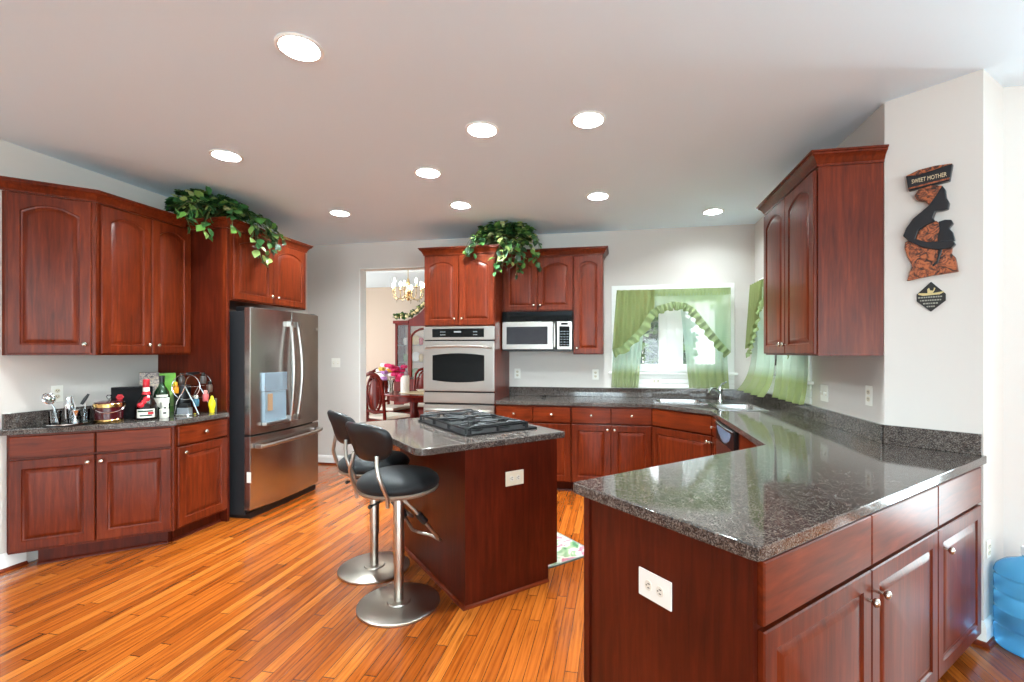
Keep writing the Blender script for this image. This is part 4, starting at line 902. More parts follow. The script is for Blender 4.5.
glass('tumbler', 'clear tumbler on the bar tray beside the ice bucket', 'glass', (-3.645, 2.60, tz), 0.025, 0.031, 0.095)
t = thing('cocktail_strainer', 'chrome coil strainer with a round head leaning in a glass on the bar tray', 'bar tool', (-3.715, 2.475, tz + 0.012))
m = MB(); m.tube([(0.01, 0.01, 0.0), (-0.005, -0.002, 0.10), (-0.02, -0.012, 0.14)], 0.006, 8); m.build('handle', M_CHROME, t)
m = MB(); m.lathe([(0, -0.004), (0.036, -0.004), (0.04, 0), (0.036, 0.004), (0, 0.006)], (-0.03, -0.015, 0.165), 24, Matrix.Rotation(R(70), 4, 'Y')); m.build('head', M_CHROME, t)
m = MB(); m.tube([(-0.02 + 0.03 * math.cos(a) , -0.015 + 0.004 * math.sin(8 * a), 0.165 + 0.036 * math.sin(a)) for a in [2 * PI * i / 48 for i in range(48)]], 0.004, 6, True); m.build('coil', M_CHROME, t)
t = thing('cocktail_shaker', 'slim polished chrome shaker standing on the bar tray', 'bar tool', (-3.735, 2.57, tz))
m = MB(); m.lathe([(0, 0), (0.024, 0), (0.029, 0.11), (0.029, 0.125), (0, 0.125)]); m.build('cup', M_CHROME, t)
m = MB(); m.lathe([(0.030, 0.12), (0.030, 0.13), (0.022, 0.15), (0.022, 0.175), (0.018, 0.18), (0, 0.18)]); m.build('cap', M_CHROME, t)
t = thing('ice_tongs', 'slender chrome tongs leaning in the middle glass on the bar tray', 'bar tool', (-3.68, 2.555, tz + 0.012))
for s_ in (-1, 1):
    m = MB(); m.tube([(0.004 * s_, 0.014 * s_, 0), (-0.004, 0.018 * s_, 0.08), (-0.012, 0.004 * s_, 0.175)], 0.0045, 8); m.build('arm', M_CHROME, t)
t = thing('jigger', 'small chrome double jigger on the bar tray', 'bar tool', (-3.62, 2.53, tz)); m = MB(); m.lathe([(0, 0), (0.02, 0), (0.006, 0.045), (0.022, 0.095), (0.02, 0.095), (0.004, 0.05), (0, 0.05)]); m.build('cups', M_CHROME, t)
t = thing('corkscrew', 'corkscrew knife with black handle standing upright on the bar tray by the ice bucket', 'bar tool', (-3.645, 2.60, tz + 0.012))
m = MB(); m.tube([(0, 0, 0), (-0.002, 0.01, 0.12)], 0.004, 8); m.build('shaft', M_CHROME, t)
m = MB(); m.tube([(-0.018, -0.004, 0.115), (-0.004, 0.008, 0.15), (0.01, 0.02, 0.185)], [0.009, 0.011, 0.007], 10); m.build('handle', M_BLACK, t)
M_BURG = pmat('burgundy_enamel', lin(70, 14, 22), 0.18, coat=0.6); M_GOLD = pmat('polished_brass', lin(214, 178, 110), 0.16, 1.0)
t = thing('ice_bucket', 'burgundy ice bucket with brass bands and a thin hoop handle', 'ice bucket', (-3.565, 2.70, CT))
m = MB(); m.lathe([(0, 0.002), (0.076, 0.002), (0.078, 0.024), (0.083, 0.12), (0, 0.12)], seg=36); m.build('body', M_BURG, t)
m = MB(); m.lathe([(0.0, 0.0), (0.079, 0.0), (0.081, 0.003), (0.081, 0.02), (0.078, 0.024)], seg=36); m.build('base_band', M_GOLD, t)
m = MB(); m.lathe([(0.083, 0.108), (0.086, 0.11), (0.086, 0.132), (0.083, 0.136), (0, 0.136)], seg=36); m.build('top_band', M_GOLD, t)
m = MB(); m.lathe([(0.082, 0.136), (0.080, 0.146), (0.04, 0.153), (0, 0.155)], seg=36); m.build('lid', M_BURG, t)
m = MB(); m.lathe([(0.005, 0.153), (0.005, 0.163), (0.014, 0.174), (0.016, 0.185), (0.009, 0.194), (0, 0.196)]); m.build('lid_knob', M_CLEAR, t)
hp = []
for i in range(25):
    a = PI * i / 24; hp.append((0.089 * math.cos(a) * 0.61 + 0.072 * math.sin(a), 0.089 * math.cos(a) * 0.79 - 0.055 * math.sin(a), 0.125 - 0.052 * math.sin(a)))
m = MB(); m.tube(hp, 0.0035, 8); m.build('handle', M_CHROME, t)
CA = 52.0     # boxes turned toward the room
M_RED = pmat('red_wax', lin(190, 22, 38), 0.35); M_LABEL = pmat('white_paper_label', lin(232, 228, 216), 0.6); M_BBOT = pmat('dark_bottle_glass', lin(22, 12, 10), 0.06); M_GBOT = pmat('green_bottle_glass', lin(16, 42, 22), 0.05)
t = thing('gift_box', 'black gift box with a small red flower on its face, behind the red capped bottle', 'box', (-3.61, 2.905, CT), CA)
m = MB(); m.box(-0.125, 0.115, -0.04, 0.04, 0, 0.235, 0.003); m.build('carton', pmat('black_card', lin(12, 12, 14), 0.6, spec=0.12), t)
m = MB()
for k in range(6): m.ball((-0.075 + 0.013 * math.cos(k * 1.05), -0.041, 0.165 + 0.013 * math.sin(k * 1.05)), 0.010, 0.003, 0.010, 10, 6)
m.ball((-0.075, -0.042, 0.165), 0.008, 0.004, 0.008, 10, 6); m.build('red_flower', M_RED, t)
m = MB(); m.box(-0.10, -0.05, -0.042, -0.0395, 0.12, 0.134); m.build('pale_print', pmat('pale_print', lin(140, 150, 140), 0.6), t)
t = thing('liquor_bottle', 'dark squat liquor bottle with a red wax seal, red cap and striped label', 'bottle', (-3.462, 2.882, CT), CA)
m = MB(); m.lathe([(0, 0), (0.06, 0), (0.066, 0.008), (0.068, 0.07), (0.062, 0.11), (0.045, 0.15), (0.024, 0.185), (0.018, 0.21), (0.017, 0.26), (0, 0.26)], seg=32); m.build('glass', M_BBOT, t)
m = MB(); m.lathe([(0.0195, 0.235), (0.0205, 0.237), (0.0205, 0.292), (0.018, 0.296), (0, 0.296)]); m.build('cap', M_RED, t)
m = MB(); m.lathe([(0.0195, 0.205), (0.0205, 0.206), (0.0205, 0.234), (0.0195, 0.235)]); m.build('neck_label', M_LABEL, t)
m = MB(); m.lathe([(0.0265, 0.183), (0.0215, 0.205), (0.019, 0.206)]); m.build('neck_ribbon', M_RED, t)
def wrap(m, r, z0, z1, a0, a1, off=0.0012, n=10):
    for i in range(n):
        p = [(a0 + (a1 - a0) * (i + k) / n) for k in (0, 1)]
        m.poly([((r + off) * math.sin(p[0]), -(r + off) * math.cos(p[0]), z0), ((r + off) * math.sin(p[1]), -(r + off) * math.cos(p[1]), z0), ((r + off) * math.sin(p[1]), -(r + off) * math.cos(p[1]), z1), ((r + off) * math.sin(p[0]), -(r + off) * math.cos(p[0]), z1)])
m = MB(); wrap(m, 0.068, 0.014, 0.078, -0.9, 0.75); lb = m.build('label', M_LABEL, t, 60, recalc=False)
m = MB(); wrap(m, 0.0685, 0.058, 0.069, -0.82, 0.55); wrap(m, 0.0685, 0.026, 0.036, -0.6, 0.5); m.build('green_stripes', pmat('dark_green_print', lin(30, 62, 42), 0.6), lb, 60, recalc=False)
m = MB(); wrap(m, 0.0685, 0.038, 0.056, 0.1, 0.62); m.build('red_stripe', M_RED, lb, 60, recalc=False)
m = MB(); m.ball((-0.03, -0.052, 0.108), 0.024, 0.012, 0.022, 14, 8); m.ball((0.0, -0.045, 0.15), 0.02, 0.012, 0.022, 14, 8); m.ball((-0.015, -0.05, 0.128), 0.018, 0.012, 0.02, 12, 8); m.build('wax_seal', M_RED, t)
t = thing('patterned_carton', 'tall grey marbled liquor carton behind the red capped bottle', 'box', (-3.725, 3.125, CT), CA)
m = MB(); m.box(-0.062, 0.062, -0.045, 0.045, 0, 0.335, 0.002); pm = pmat('marbled_card', lin(120, 110, 108), 0.5); nt_ = NT(pm); mp = nt_.coord((1, 1, 1)); nn = nt_.noise(mp, 28, 4, 0.6, 2.0); rr = nt_.ramp(nn, 0, [(0.35, lin(52, 46, 50)), (0.5, lin(150, 138, 136)), (0.62, lin(196, 176, 150))]); nt_.l(rr, 0, nt_.b, 'Base Color'); m.build('carton', pm, t)
t = thing('green_carton', 'bright green liquor carton standing against the cherry end panel', 'box', (-3.70, 3.255, CT), CA)
m = MB(); m.box(-0.055, 0.055, -0.04, 0.04, 0, 0.325, 0.002); m.build('carton', pmat('green_card', lin(104, 170, 44), 0.4), t)
m = MB(); m.box(-0.02, 0.04, -0.0415, -0.04, 0.05, 0.18); m.build('pale_panel', pmat('pale_green_print', lin(176, 214, 120), 0.5), t)
t = thing('wine_bottle', 'dark green wine bottle with a white diamond pointed label', 'bottle', (-3.505, 3.04, CT), CA)
m = MB(); m.lathe([(0, 0), (0.048, 0), (0.052, 0.008), (0.053, 0.15), (0.046, 0.19), (0.024, 0.23), (0.0165, 0.255), (0.0155, 0.30), (0.018, 0.302), (0.018, 0.312), (0, 0.312)], seg=32); m.build('glass', M_GBOT, t)
m = MB(); m.lathe([(0.0175, 0.262), (0.0168, 0.30), (0.0195, 0.301), (0.0195, 0.314), (0, 0.315)]); m.build('foil_cap', M_BLACK, t)
m = MB(); 
for i in range(12):
    a = [-1.05 + 2.1 * (i + k) / 12 for k in (0, 1)]; lo = [0.055 + 0.05 * abs(q) / 1.05 for q in a]; r_ = 0.0545
    m.poly([(r_ * math.sin(a[0]), -r_ * math.cos(a[0]), lo[0]), (r_ * math.sin(a[1]), -r_ * math.cos(a[1]), lo[1]), (r_ * math.sin(a[1]), -r_ * math.cos(a[1]), 0.145), (r_ * math.sin(a[0]), -r_ * math.cos(a[0]), 0.145)])
lb = m.build('label', M_LABEL, t, 60, recalc=False)
m = MB(); m.xz([(0, 0.085), (0.013, 0.10), (0, 0.115), (-0.013, 0.10)], -0.0562, -0.0545); m.build('diamond_emblem', M_BLACK, lb)
m = MB(); wrap(m, 0.0545, 0.152, 0.168, -0.7, 0.7); m.build('shoulder_label', M_LABEL, t, 60, recalc=False)
def cup(label, loc, r, h):
    t = thing('white_cup', label, 'cup', loc, CA); m = MB(); m.lathe([(0, 0), (r * 0.9, 0), (r, 0.006), (r, h), (r - 0.003, h), (r - 0.004, 0.008), (0, 0.008)], seg=22); m.build('cup_body', M_LABEL, t)
    m = MB(); wrap(m, r, h * 0.5, h * 0.68, -0.25, 0.35); m.build('printed_mark', M_BLACK, t, 60, recalc=False)
cup('short white shot cup in front of the green wine bottle', (-3.385, 2.955, CT), 0.03, 0.066); cup('taller white cup standing beside the green wine bottle', (-3.425, 2.993, CT), 0.025, 0.115)
t = thing('coffee_canister', 'black canister half hidden behind the ferris wheel rack', 'canister', (-3.555, 3.262, CT)); m = MB(); m.lathe([(0, 0), (0.055, 0), (0.058, 0.004), (0.058, 0.20), (0, 0.2)]); m.build('can', M_BLACK, t); m = MB(); m.lathe([(0.06, 0.2), (0.06, 0.215), (0.05, 0.225), (0.012, 0.228), (0.012, 0.24), (0, 0.242)]); m.build('lid', M_DGREY, t)
# ferris wheel rack
RL = (-3.375, 3.185, CT); RA = 18
t = thing('ferris_wheel_rack', 'chrome ferris wheel rack holding little bottles, beside the cherry end panel', 'bottle rack', RL, RA)
zc = 0.225; r = 0.102; DY = 0.085
m = MB(); m.prism(rrect(-0.075, 0.055, -0.125, -0.02, 0.03), 0, 0.012, 0.003); m.build('base', M_CHROME, t)
m = MB(); m.box(-0.055, 0.03, -0.11, -0.05, 0.012, 0.06, 0.004); m.build('base_block', pmat('brushed_block', lin(150, 156, 164), 0.35, 0.6), t)
m = MB(); m.box(-0.045, 0.02, -0.10, -0.05, 0.06, 0.09, 0.004); m.build('socket', M_BLACK, t)
for s_ in (-1, 1):
    m = MB(); m.tube([(r * math.cos(2 * PI * i / 40), s_ * DY, zc + r * math.sin(2 * PI * i / 40)) for i in range(40)], 0.0036, 8, True)
    m.tube([(r, s_ * DY, zc), (-r, s_ * DY, zc)], 0.0018, 6)
    m.build('wheel_ring', M_CHROME, t)
for s_ in (-1, 1):
    m = MB(); m.tube([(0, s_ * (DY + 0.01), zc), (0.06, s_ * (DY + 0.012), zc - 0.12), (0.10, s_ * (DY + 0.012), 0.006)], 0.0042, 8); m.tube([(0, s_ * (DY + 0.01), zc), (-0.06, s_ * (DY + 0.012), zc - 0.12), (-0.08, s_ * (DY + 0.012), 0.006)], 0.0042, 8); m.build('stand_leg', M_CHROME, t)
m = MB(); m.tube([(0, -DY - 0.012, zc), (0, DY + 0.012, zc)], 0.005, 8); m.build('axle', M_CHROME, t)
m = MB(); m.tube([(0.0, -DY, zc + r), (0.0, DY, zc + r)], 0.012, 10); m.build('top_bar', M_BLACK, t)
def mini(label, a, y, body, cap, group=None, fig=False):
    c, s_ = math.cos(R(RA)), math.sin(R(RA)); lx, lz = r * math.cos(R(a)), zc + r * math.sin(R(a))
    t = thing('mini_bottle', label, 'small bottle', (RL[0] + lx * c - y * s_, RL[1] + lx * s_ + y * c, CT + lz), RA, group)
    m = MB(); m.lathe([(0, -0.068), (0.017, -0.068), (0.020, -0.064), (0.0225, -0.026), (0.020, -0.01), (0.010, -0.004), (0.0, -0.002)], seg=18); m.build('body', body, t)
    m = MB(); m.lathe([(0.012, -0.006), (0.014, 0.0), (0.014, 0.018), (0.009, 0.022), (0, 0.022)], seg=14); m.build('cap', cap, t)
mk = lambda n, c_: pmat(n, c_, 0.3)
mini('small orange yellow bottle hanging at the near side of the ferris wheel rack', 172, -0.04, mk('orange_plastic', lin(236, 160, 36)), mk('yellow_plastic', lin(240, 190, 60)))
mini('small blue bottle hanging low in the ferris wheel rack', 292, -0.02, mk('teal_glass', lin(60, 110, 130)), M_LABEL)
mini('small pink bottle hanging low at the panel side of the ferris wheel rack', 325, 0.03, mk('pink_glass', lin(206, 96, 96)), mk('pink_cap', lin(220, 150, 140)))
mini('small smoky bottle at the top of the ferris wheel rack, wall side', 124, -0.04, mk('smoked_glass', lin(70, 62, 58)), M_BLACK)
mini('small smoky bottle high on the ferris wheel rack, right of the black bar', 56, 0.045, mk('smoked_glass_two', lin(74, 70, 68)), M_BLACK)
mini('small smoky bottle at the outer rim of the ferris wheel rack, above the pink one', 8, 0.055, mk('smoked_glass_three', lin(80, 66, 58)), M_BLACK)
t = thing('lemon_bottle', 'bright yellow squeeze bottle standing at the counter edge by the refrigerator', 'bottle', (-3.29, 3.285, CT)); m = MB(); m.lathe([(0, 0), (0.017, 0), (0.02, 0.006), (0.019, 0.03), (0.026, 0.055), (0.027, 0.075), (0.02, 0.1), (0.012, 0.115), (0, 0.116)], seg=20); m.build('body', mk('yellow_lemon_plastic', lin(238, 214, 30)), t); m = MB(); m.lathe([(0.012, 0.114), (0.011, 0.13), (0.006, 0.14), (0, 0.141)], seg=14); m.build('cap', mk('yellow_cap', lin(240, 222, 60)), t)
t = thing('grey_stone_block', 'small grey block leaning against the cherry panel behind the yellow bottle', 'block', (-3.315, 3.322, CT), 90); m = MB(); m.box(-0.012, 0.008, -0.03, 0.02, 0, 0.115, 0.003); m.build('slab', pmat('grey_stone', lin(112, 110, 92), 0.6), t)
# crystal dish on the back counter
t = thing('crystal_dish', 'small clear crystal dish on the back counter under the microwave', 'dish', (-0.80, 5.12, CT)); m = MB(); m.lathe([(0, 0), (0.016, 0), (0.018, 0.003), (0.028, 0.02), (0.026, 0.021), (0.016, 0.006), (0, 0.005)], seg=12); m.build('bowl', M_CLEAR, t, 10); m = MB(); m.ball((0.006, 0, 0.026), 0.010, seg=8, rows=5); m.build('stopper', M_CLEAR, t, 10)

# ================================================================ wall carving and plaque
M_CARV = pmat('carved_dark_wood', lin(24, 26, 32), 0.3); M_CLOTH = pmat('carved_orange_wood', lin(150, 78, 42), 0.4); tN = NT(M_CLOTH); mp = tN.coord((1, 1, 1)); nn = tN.noise(mp, 22, 3, 0.6, 3.0); rr = tN.ramp(nn, 0, [(0.38, lin(44, 26, 22)), (0.48, lin(120, 62, 38)), (0.6, lin(178, 98, 56))]); tN.l(rr, 0, tN.b, 'Base Color'); tN.bump(nn, 0, 0.6, 0.006)
t = thing('wood_carving', 'carved wooden relief of a woman with basket and baby, on the angled wall', 'wall carving', (ART0[0], ART0[1], 0), AR)
def rel(name, pts, y0, y1, mat, bev=0.004, parent=None):
    m = MB(); m.xz(pts, -y1, -y0, bev); return m.build(name, mat, parent or t, 60)
b = rel('basket', [(0.098, 2.337), (0.149, 2.354), (0.217, 2.355), (0.282, 2.347), (0.271, 2.265), (0.191, 2.26), (0.108, 2.258)], 0.001, 0.030, M_CARV)
rel('basket_rim', [(0.098, 2.337), (0.149, 2.354), (0.217, 2.356), (0.282, 2.347), (0.202, 2.335), (0.149, 2.329)], 0.026, 0.035, M_CLOTH, 0.002, b)
rel('basket_band', [(0.109, 2.272), (0.108, 2.265), (0.272, 2.273), (0.272, 2.281)], 0.028, 0.034, M_CLOTH, 0.001, b)
text('lettering', 'SWEET MOTHER', 0.03, Matrix.Translation((0.191, -0.0312, 2.300)) @ FACE, pmat('cream_paint', lin(214, 196, 160), 0.6), b, 0.0012, sx=0.62)
rel('scarf', [(0.133, 2.226), (0.149, 2.254), (0.202, 2.262), (0.243, 2.249), (0.253, 2.212), (0.217, 2.195), (0.191, 2.161), (0.181, 2.184), (0.144, 2.2)], 0.001, 0.032, M_CLOTH)
rel('mother', [(0.243, 2.249), (0.255, 2.225), (0.258, 2.185), (0.27, 2.155), (0.265, 2.126), (0.243, 2.122), (0.217, 2.127), (0.207, 2.093), (0.217, 2.074), (0.181, 2.061), (0.149, 2.04), (0.138, 2.001), (0.181, 1.976), (0.227, 1.971), (0.282, 1.967), (0.292, 1.946), (0.277, 1.928), (0.227, 1.928), (0.17, 1.947), (0.111, 1.992), (0.086, 2.025), (0.1, 2.064), (0.127, 2.107), (0.16, 2.134), (0.191, 2.161), (0.217, 2.202)], 0.001, 0.034, M_CARV)
rel('baby', [(0.227, 2.071), (0.253, 2.076), (0.277, 2.07), (0.284, 2.052), (0.268, 2.029), (0.282, 2.007), (0.29, 1.965), (0.253, 1.965), (0.237, 1.902), (0.227, 1.863), (0.207, 1.846), (0.202, 1.856), (0.222, 1.877), (0.226, 1.93), (0.224, 1.998), (0.232, 2.03)], 0.001, 0.029, M_CARV)
rel('dress', [(0.094, 1.995), (0.138, 2.003), (0.181, 1.985), (0.282, 1.96), (0.277, 1.902), (0.292, 1.88), (0.302, 1.81), (0.202, 1.802), (0.1, 1.787), (0.122, 1.865), (0.1, 1.924), (0.091, 1.961)], 0.001, 0.025, M_CLOTH)
rel('wrap_cloth', [(0.181, 2.063), (0.217, 2.08), (0.232, 2.064), (0.232, 1.97), (0.138, 1.987), (0.144, 2.034)], 0.001, 0.026, M_CLOTH)
t = thing('diamond_plaque', 'small black diamond plaque with gold writing, under the wood carving', 'plaque', (ART0[0], ART0[1], 0), AR)
rel('plate', [(0.196, 1.773), (0.253, 1.706), (0.253, 1.672), (0.195, 1.619), (0.138, 1.677), (0.138, 1.712)], 0.001, 0.010, pmat('black_slate', lin(30, 30, 30), 0.4), 0.002)
MG = pmat('gold_print', lin(205, 186, 132), 0.4); MS = pmat('silver_print', lin(150, 150, 140), 0.5)
rel('gold_boat', [(0.145, 1.71), (0.165, 1.703), (0.23, 1.705), (0.248, 1.716), (0.246, 1.719), (0.20, 1.713), (0.147, 1.718)], 0.009, 0.012, MG, 0)
rel('gold_figure', [(0.183, 1.715), (0.182, 1.735), (0.189, 1.742), (0.193, 1.728), (0.205, 1.726), (0.209, 1.742), (0.214, 1.738), (0.208, 1.722), (0.203, 1.714)], 0.009, 0.012, MG, 0)
for k, (zz, hw_) in enumerate(((1.694, 0.05), (1.678, 0.042), (1.662, 0.03), (1.646, 0.016))):
    m = MB(); rnd = random.Random(k); x = 0.195 - hw_
    while x < 0.195 + hw_ - 0.004:
        l_ = rnd.uniform(0.004, 0.010); m.box(x, min(x + l_, 0.195 + hw_), -0.0112, -0.0095, zz - 0.0035, zz + 0.0035); x += l_ + 0.0025
    m.build('text_line', MS, t, smooth=0)

# ================================================================ water jug and mat
M_JUG = bpy.data.materials.new('blue_translucent_plastic'); M_JUG.use_nodes = True; nt_ = M_JUG.node_tree; pb = nt_.nodes['Principled BSDF']
pb.inputs['Base Color'].default_value = lin(110, 196, 240); pb.inputs['Roughness'].default_value = 0.08; pb.inputs['Transmission Weight'].default_value = 0.6; pb.inputs['IOR'].default_value = 1.2
t = thing('water_jug', 'large blue plastic water jug on the floor by the end of the peninsula', 'water jug', (1.915, 2.60, 0), 20)
pf = [(0.0, 0.004), (0.10, 0.0), (0.122, 0.012), (0.127, 0.03)]
for k in range(4):
    z0 = 0.045 + k * 0.078; pf += [(0.127, z0), (0.127, z0 + 0.05), (0.121, z0 + 0.058), (0.121, z0 + 0.066), (0.127, z0 + 0.074)]
pf += [(0.126, 0.36), (0.118, 0.385), (0.09, 0.41), (0.05, 0.428), (0.029, 0.44), (0.027, 0.475), (0.0, 0.475)]
m = MB(); m.lathe(pf, seg=40); m.build('bottle', M_JUG, t, 40)
m = MB(); m.lathe([(0.031, 0.452), (0.033, 0.454), (0.033, 0.482), (0.03, 0.488), (0, 0.488)], seg=24); m.build('cap', mk('white_cap', lin(228, 232, 236)), t)
pm = pmat('floral_mat_print', lin(160, 170, 150), 0.85); tN = NT(pm); mp = tN.coord((1, 1, 1)); nn = tN.noise(mp, 7, 2, 0.5, 1.5)
rr = tN.ramp(nn, 0, [(0.30, lin(60, 110, 70)), (0.42, lin(140, 160, 120)), (0.5, lin(206, 202, 186)), (0.58, lin(186, 120, 130)), (0.64, lin(196, 80, 110)), (0.72, lin(120, 140, 150))]); tN.l(rr, 0, tN.b, 'Base Color')
t = thing('kitchen_mat', 'floral kitchen mat on the floor between the island and the peninsula', 'rug', (-0.50, 2.96, 0), 45)
m = MB(); m.box(0.0, 0.48, 0.0, 0.80, 0.001, 0.009, 0.002); m.build('mat', pm, t)
m = MB(); m.sweep([(0.0, 0.0), (0.48, 0.0), (0.48, 0.8), (0.0, 0.8)], [(0, 0.0005), (0.012, 0.0005), (0.012, 0.009), (0, 0.010)], True); m.build('border', pmat('mat_border', lin(120, 128, 118), 0.85), t)

# ================================================================ dining room seen through the opening
M_SEAT = pmat('cream_upholstery', lin(232, 222, 206), 0.7)
t = thing('dining_table', 'oval mahogany dining table on turned pedestals, in the dining room', 'table', (-2.95, 7.0, 0))
ov = lambda rx, ry, n=48: [(rx * math.cos(2 * PI * i / n), ry * math.sin(2 * PI * i / n)) for i in range(n)]
m = MB(); m.prism(ov(0.74, 0.52), 0.735, 0.772, 0.008); m.build('tabletop', M_MAH, t)
m = MB(); m.prism(ov(0.66, 0.45), 0.66, 0.735, 0.004); m.build('apron', M_MAH, t)
for sx in (-0.26, 0.26):
    m = MB(); m.lathe([(0.05, 0.66), (0.07, 0.6), (0.055, 0.52), (0.085, 0.42), (0.09, 0.33), (0.06, 0.24), (0.075, 0.18), (0.0, 0.16)], (sx, 0, 0), 20); m.build('pedestal', M_MAH, t)
    for a in (60, 180, 300) if sx < 0 else (0, 120, 240):
        m = MB(); c_, s_ = math.cos(R(a)), math.sin(R(a)); m.tube([(sx + 0.04 * c_, 0.04 * s_, 0.25), (sx + 0.15 * c_, 0.15 * s_, 0.2), (sx + 0.24 * c_, 0.24 * s_, 0.09), (sx + 0.31 * c_, 0.31 * s_, 0.025)], [0.035, 0.03, 0.025, 0.025], 8); m.build('foot', M_MAH, t)
def chair(label, loc, rotz, first=[None]):
    if first[0]: return dup(first[0], loc, rotz, label)
    t = thing('dining_chair', label, 'chair', loc, rotz, 'dining chairs'); first[0] = t      # faces +y
    m = MB(); m.prism([(-0.2, -0.2), (0.2, -0.2), (0.24, 0.22), (-0.24, 0.22)], 0.46, 0.51, 0.014); m.build('seat', M_SEAT, t)
    m = MB(); m.prism([(-0.21, -0.21), (0.21, -0.21), (0.25, 0.23), (-0.25, 0.23)], 0.40, 0.46, 0.006); m.build('seat_rail', M_MAH, t)
    for sx in (-1, 1):
        m = MB(); m.tube([(0.225 * sx, 0.205, 0.42), (0.245 * sx, 0.225, 0.32), (0.225 * sx, 0.21, 0.12), (0.25 * sx, 0.24, 0.0)], [0.032, 0.034, 0.02, 0.024], 8); m.build('front_leg', M_MAH, t)
        m = MB(); m.tube([(0.19 * sx, -0.26, 0.0), (0.19 * sx, -0.20, 0.3), (0.19 * sx, -0.20, 0.5), (0.205 * sx, -0.235, 0.8), (0.19 * sx, -0.27, 1.02), (0.13 * sx, -0.285, 1.09), (0.0, -0.295, 1.125)], [0.022, 0.024, 0.024, 0.022, 0.022, 0.024, 0.03], 8); m.build('back_post', M_MAH, t)
    m = MB(); E_ = [(0.115 * math.cos(a), -0.235 - 0.06 * (0.24 * math.sin(a)), 0.82 + 0.225 * math.sin(a)) for a in [2 * PI * i / 36 for i in range(36)]]
    m.tube([(x * 1.32, y, 0.82 + (z - 0.82) * 1.14) for x, y, z in E_], 0.017, 8, True)
    for i in range(0, 36, 3): x, y, z = E_[i]; m.tube([(x, y, z), (x * 1.34, y, 0.82 + (z - 0.82) * 1.14)], 0.011, 6)
    m.tube([(-0.19, -0.215, 0.58), (0, -0.215, 0.555), (0.19, -0.215, 0.58)], 0.022, 8); m.build('carved_frame', M_MAH, t)
    m = MB(); m.loft([[(0.118 * k * math.cos(a), o - 0.235, 0.82 + 0.23 * k * math.sin(a)) for a in [2 * PI * i / 36 for i in range(36)]] for k, o in ((0.9, -0.012), (1, 0), (0.9, 0.014), (0.02, 0.024))]); m.build('oval_splat', M_MAH, t, 60)
    return t
chair('mahogany dining chair with an oval carved back turned to the kitchen, nearest the dining opening', (-3.30, 6.30, 0), -24)
chair('mahogany dining chair behind the flower vase, facing over the table', (-3.755, 7.30, 0), -100)
chair('mahogany dining chair behind the white candle, at the far side of the table', (-3.48, 7.88, 0), 185)
t = thing('flower_vase', 'clear vase of white, pink and yellow flowers on the dining table', 'vase', (-3.60, 6.97, 0.773))
m = MB(); m.lathe([(0, 0), (0.045, 0), (0.05, 0.01), (0.035, 0.08), (0.055, 0.19), (0.052, 0.19), (0.03, 0.08), (0.04, 0.012), (0, 0.012)]); m.build('glass', M_CLEAR, t)
rnd = random.Random(5)
FL = [('white_blossoms', pmat('white_petals', lin(245, 240, 238), 0.6), -0.09), ('pink_blossoms', pmat('pink_petals', lin(226, 48, 110), 0.6), 0.09), ('yellow_blossoms', pmat('yellow_petals', lin(238, 196, 80), 0.6), 0.05), ('lilac_blossoms', pmat('lilac_petals', lin(196, 150, 214), 0.6), -0.01)]
for k, (nm, mt, ox) in enumerate(FL):
    m = MB()
    for i in range(15 if k < 2 else 5):
        c0 = Vector((ox * 0.9 + rnd.gauss(0, 0.06), rnd.gauss(0, 0.07), 0.31 + rnd.gauss(0, 0.065) + (0.06 if k == 2 else 0)))
        for p_ in range(6):
            a = p_ * PI / 3; m.ball(c0 + Vector((0.03 * math.cos(a), 0.03 * math.sin(a), 0.008 * math.sin(3 * a))), 0.032, 0.032, 0.03, 8, 6)
        m.ball(c0 + Vector((0, 0, 0.012)), 0.014, seg=8, rows=5)
    m.build(nm, mt, t, 60)
m = MB()
for i in range(9): m.tube([(rnd.gauss(0, .012), rnd.gauss(0, .012), 0.02), (rnd.gauss(0, .02), rnd.gauss(0, .02), 0.18), (rnd.gauss(0, .08), rnd.gauss(0, .06), 0.30)], 0.003, 5)
m.build('stalks', M_STEM, t)
t = thing('pillar_candle', 'tall white pillar candle standing on the dining table', 'candle', (-3.33, 6.93, 0.777)); m = MB(); m.lathe([(0, 0), (0.065, 0), (0.068, 0.004), (0.068, 0.268), (0.058, 0.274), (0, 0.266)], seg=28); m.build('wax', pmat('white_wax', lin(245, 240, 230), 0.5), t); m = MB(); m.tube([(0, 0, 0.266), (0.003, 0, 0.284)], 0.002, 5); m.build('wick', M_BLACK, t)
t = thing('table_runner', 'pale cloth spread on the dining table under the candle', 'table runner', (-2.95, 7.0, 0.7725)); m = MB(); m.prism(ov(0.49, 0.30), 0.0, 0.004, 0.001); m.build('cloth', pmat('pale_cloth', lin(214, 196, 160), 0.8), t)
t = thing('fruit_bowl', 'shallow cream bowl on the dining table next to the candle', 'bowl', (-3.02, 6.95, 0.777)); m = MB(); m.lathe([(0, 0), (0.05, 0), (0.06, 0.008), (0.12, 0.05), (0.115, 0.052), (0.055, 0.014), (0, 0.012)]); m.build('dish', M_SEAT, t)
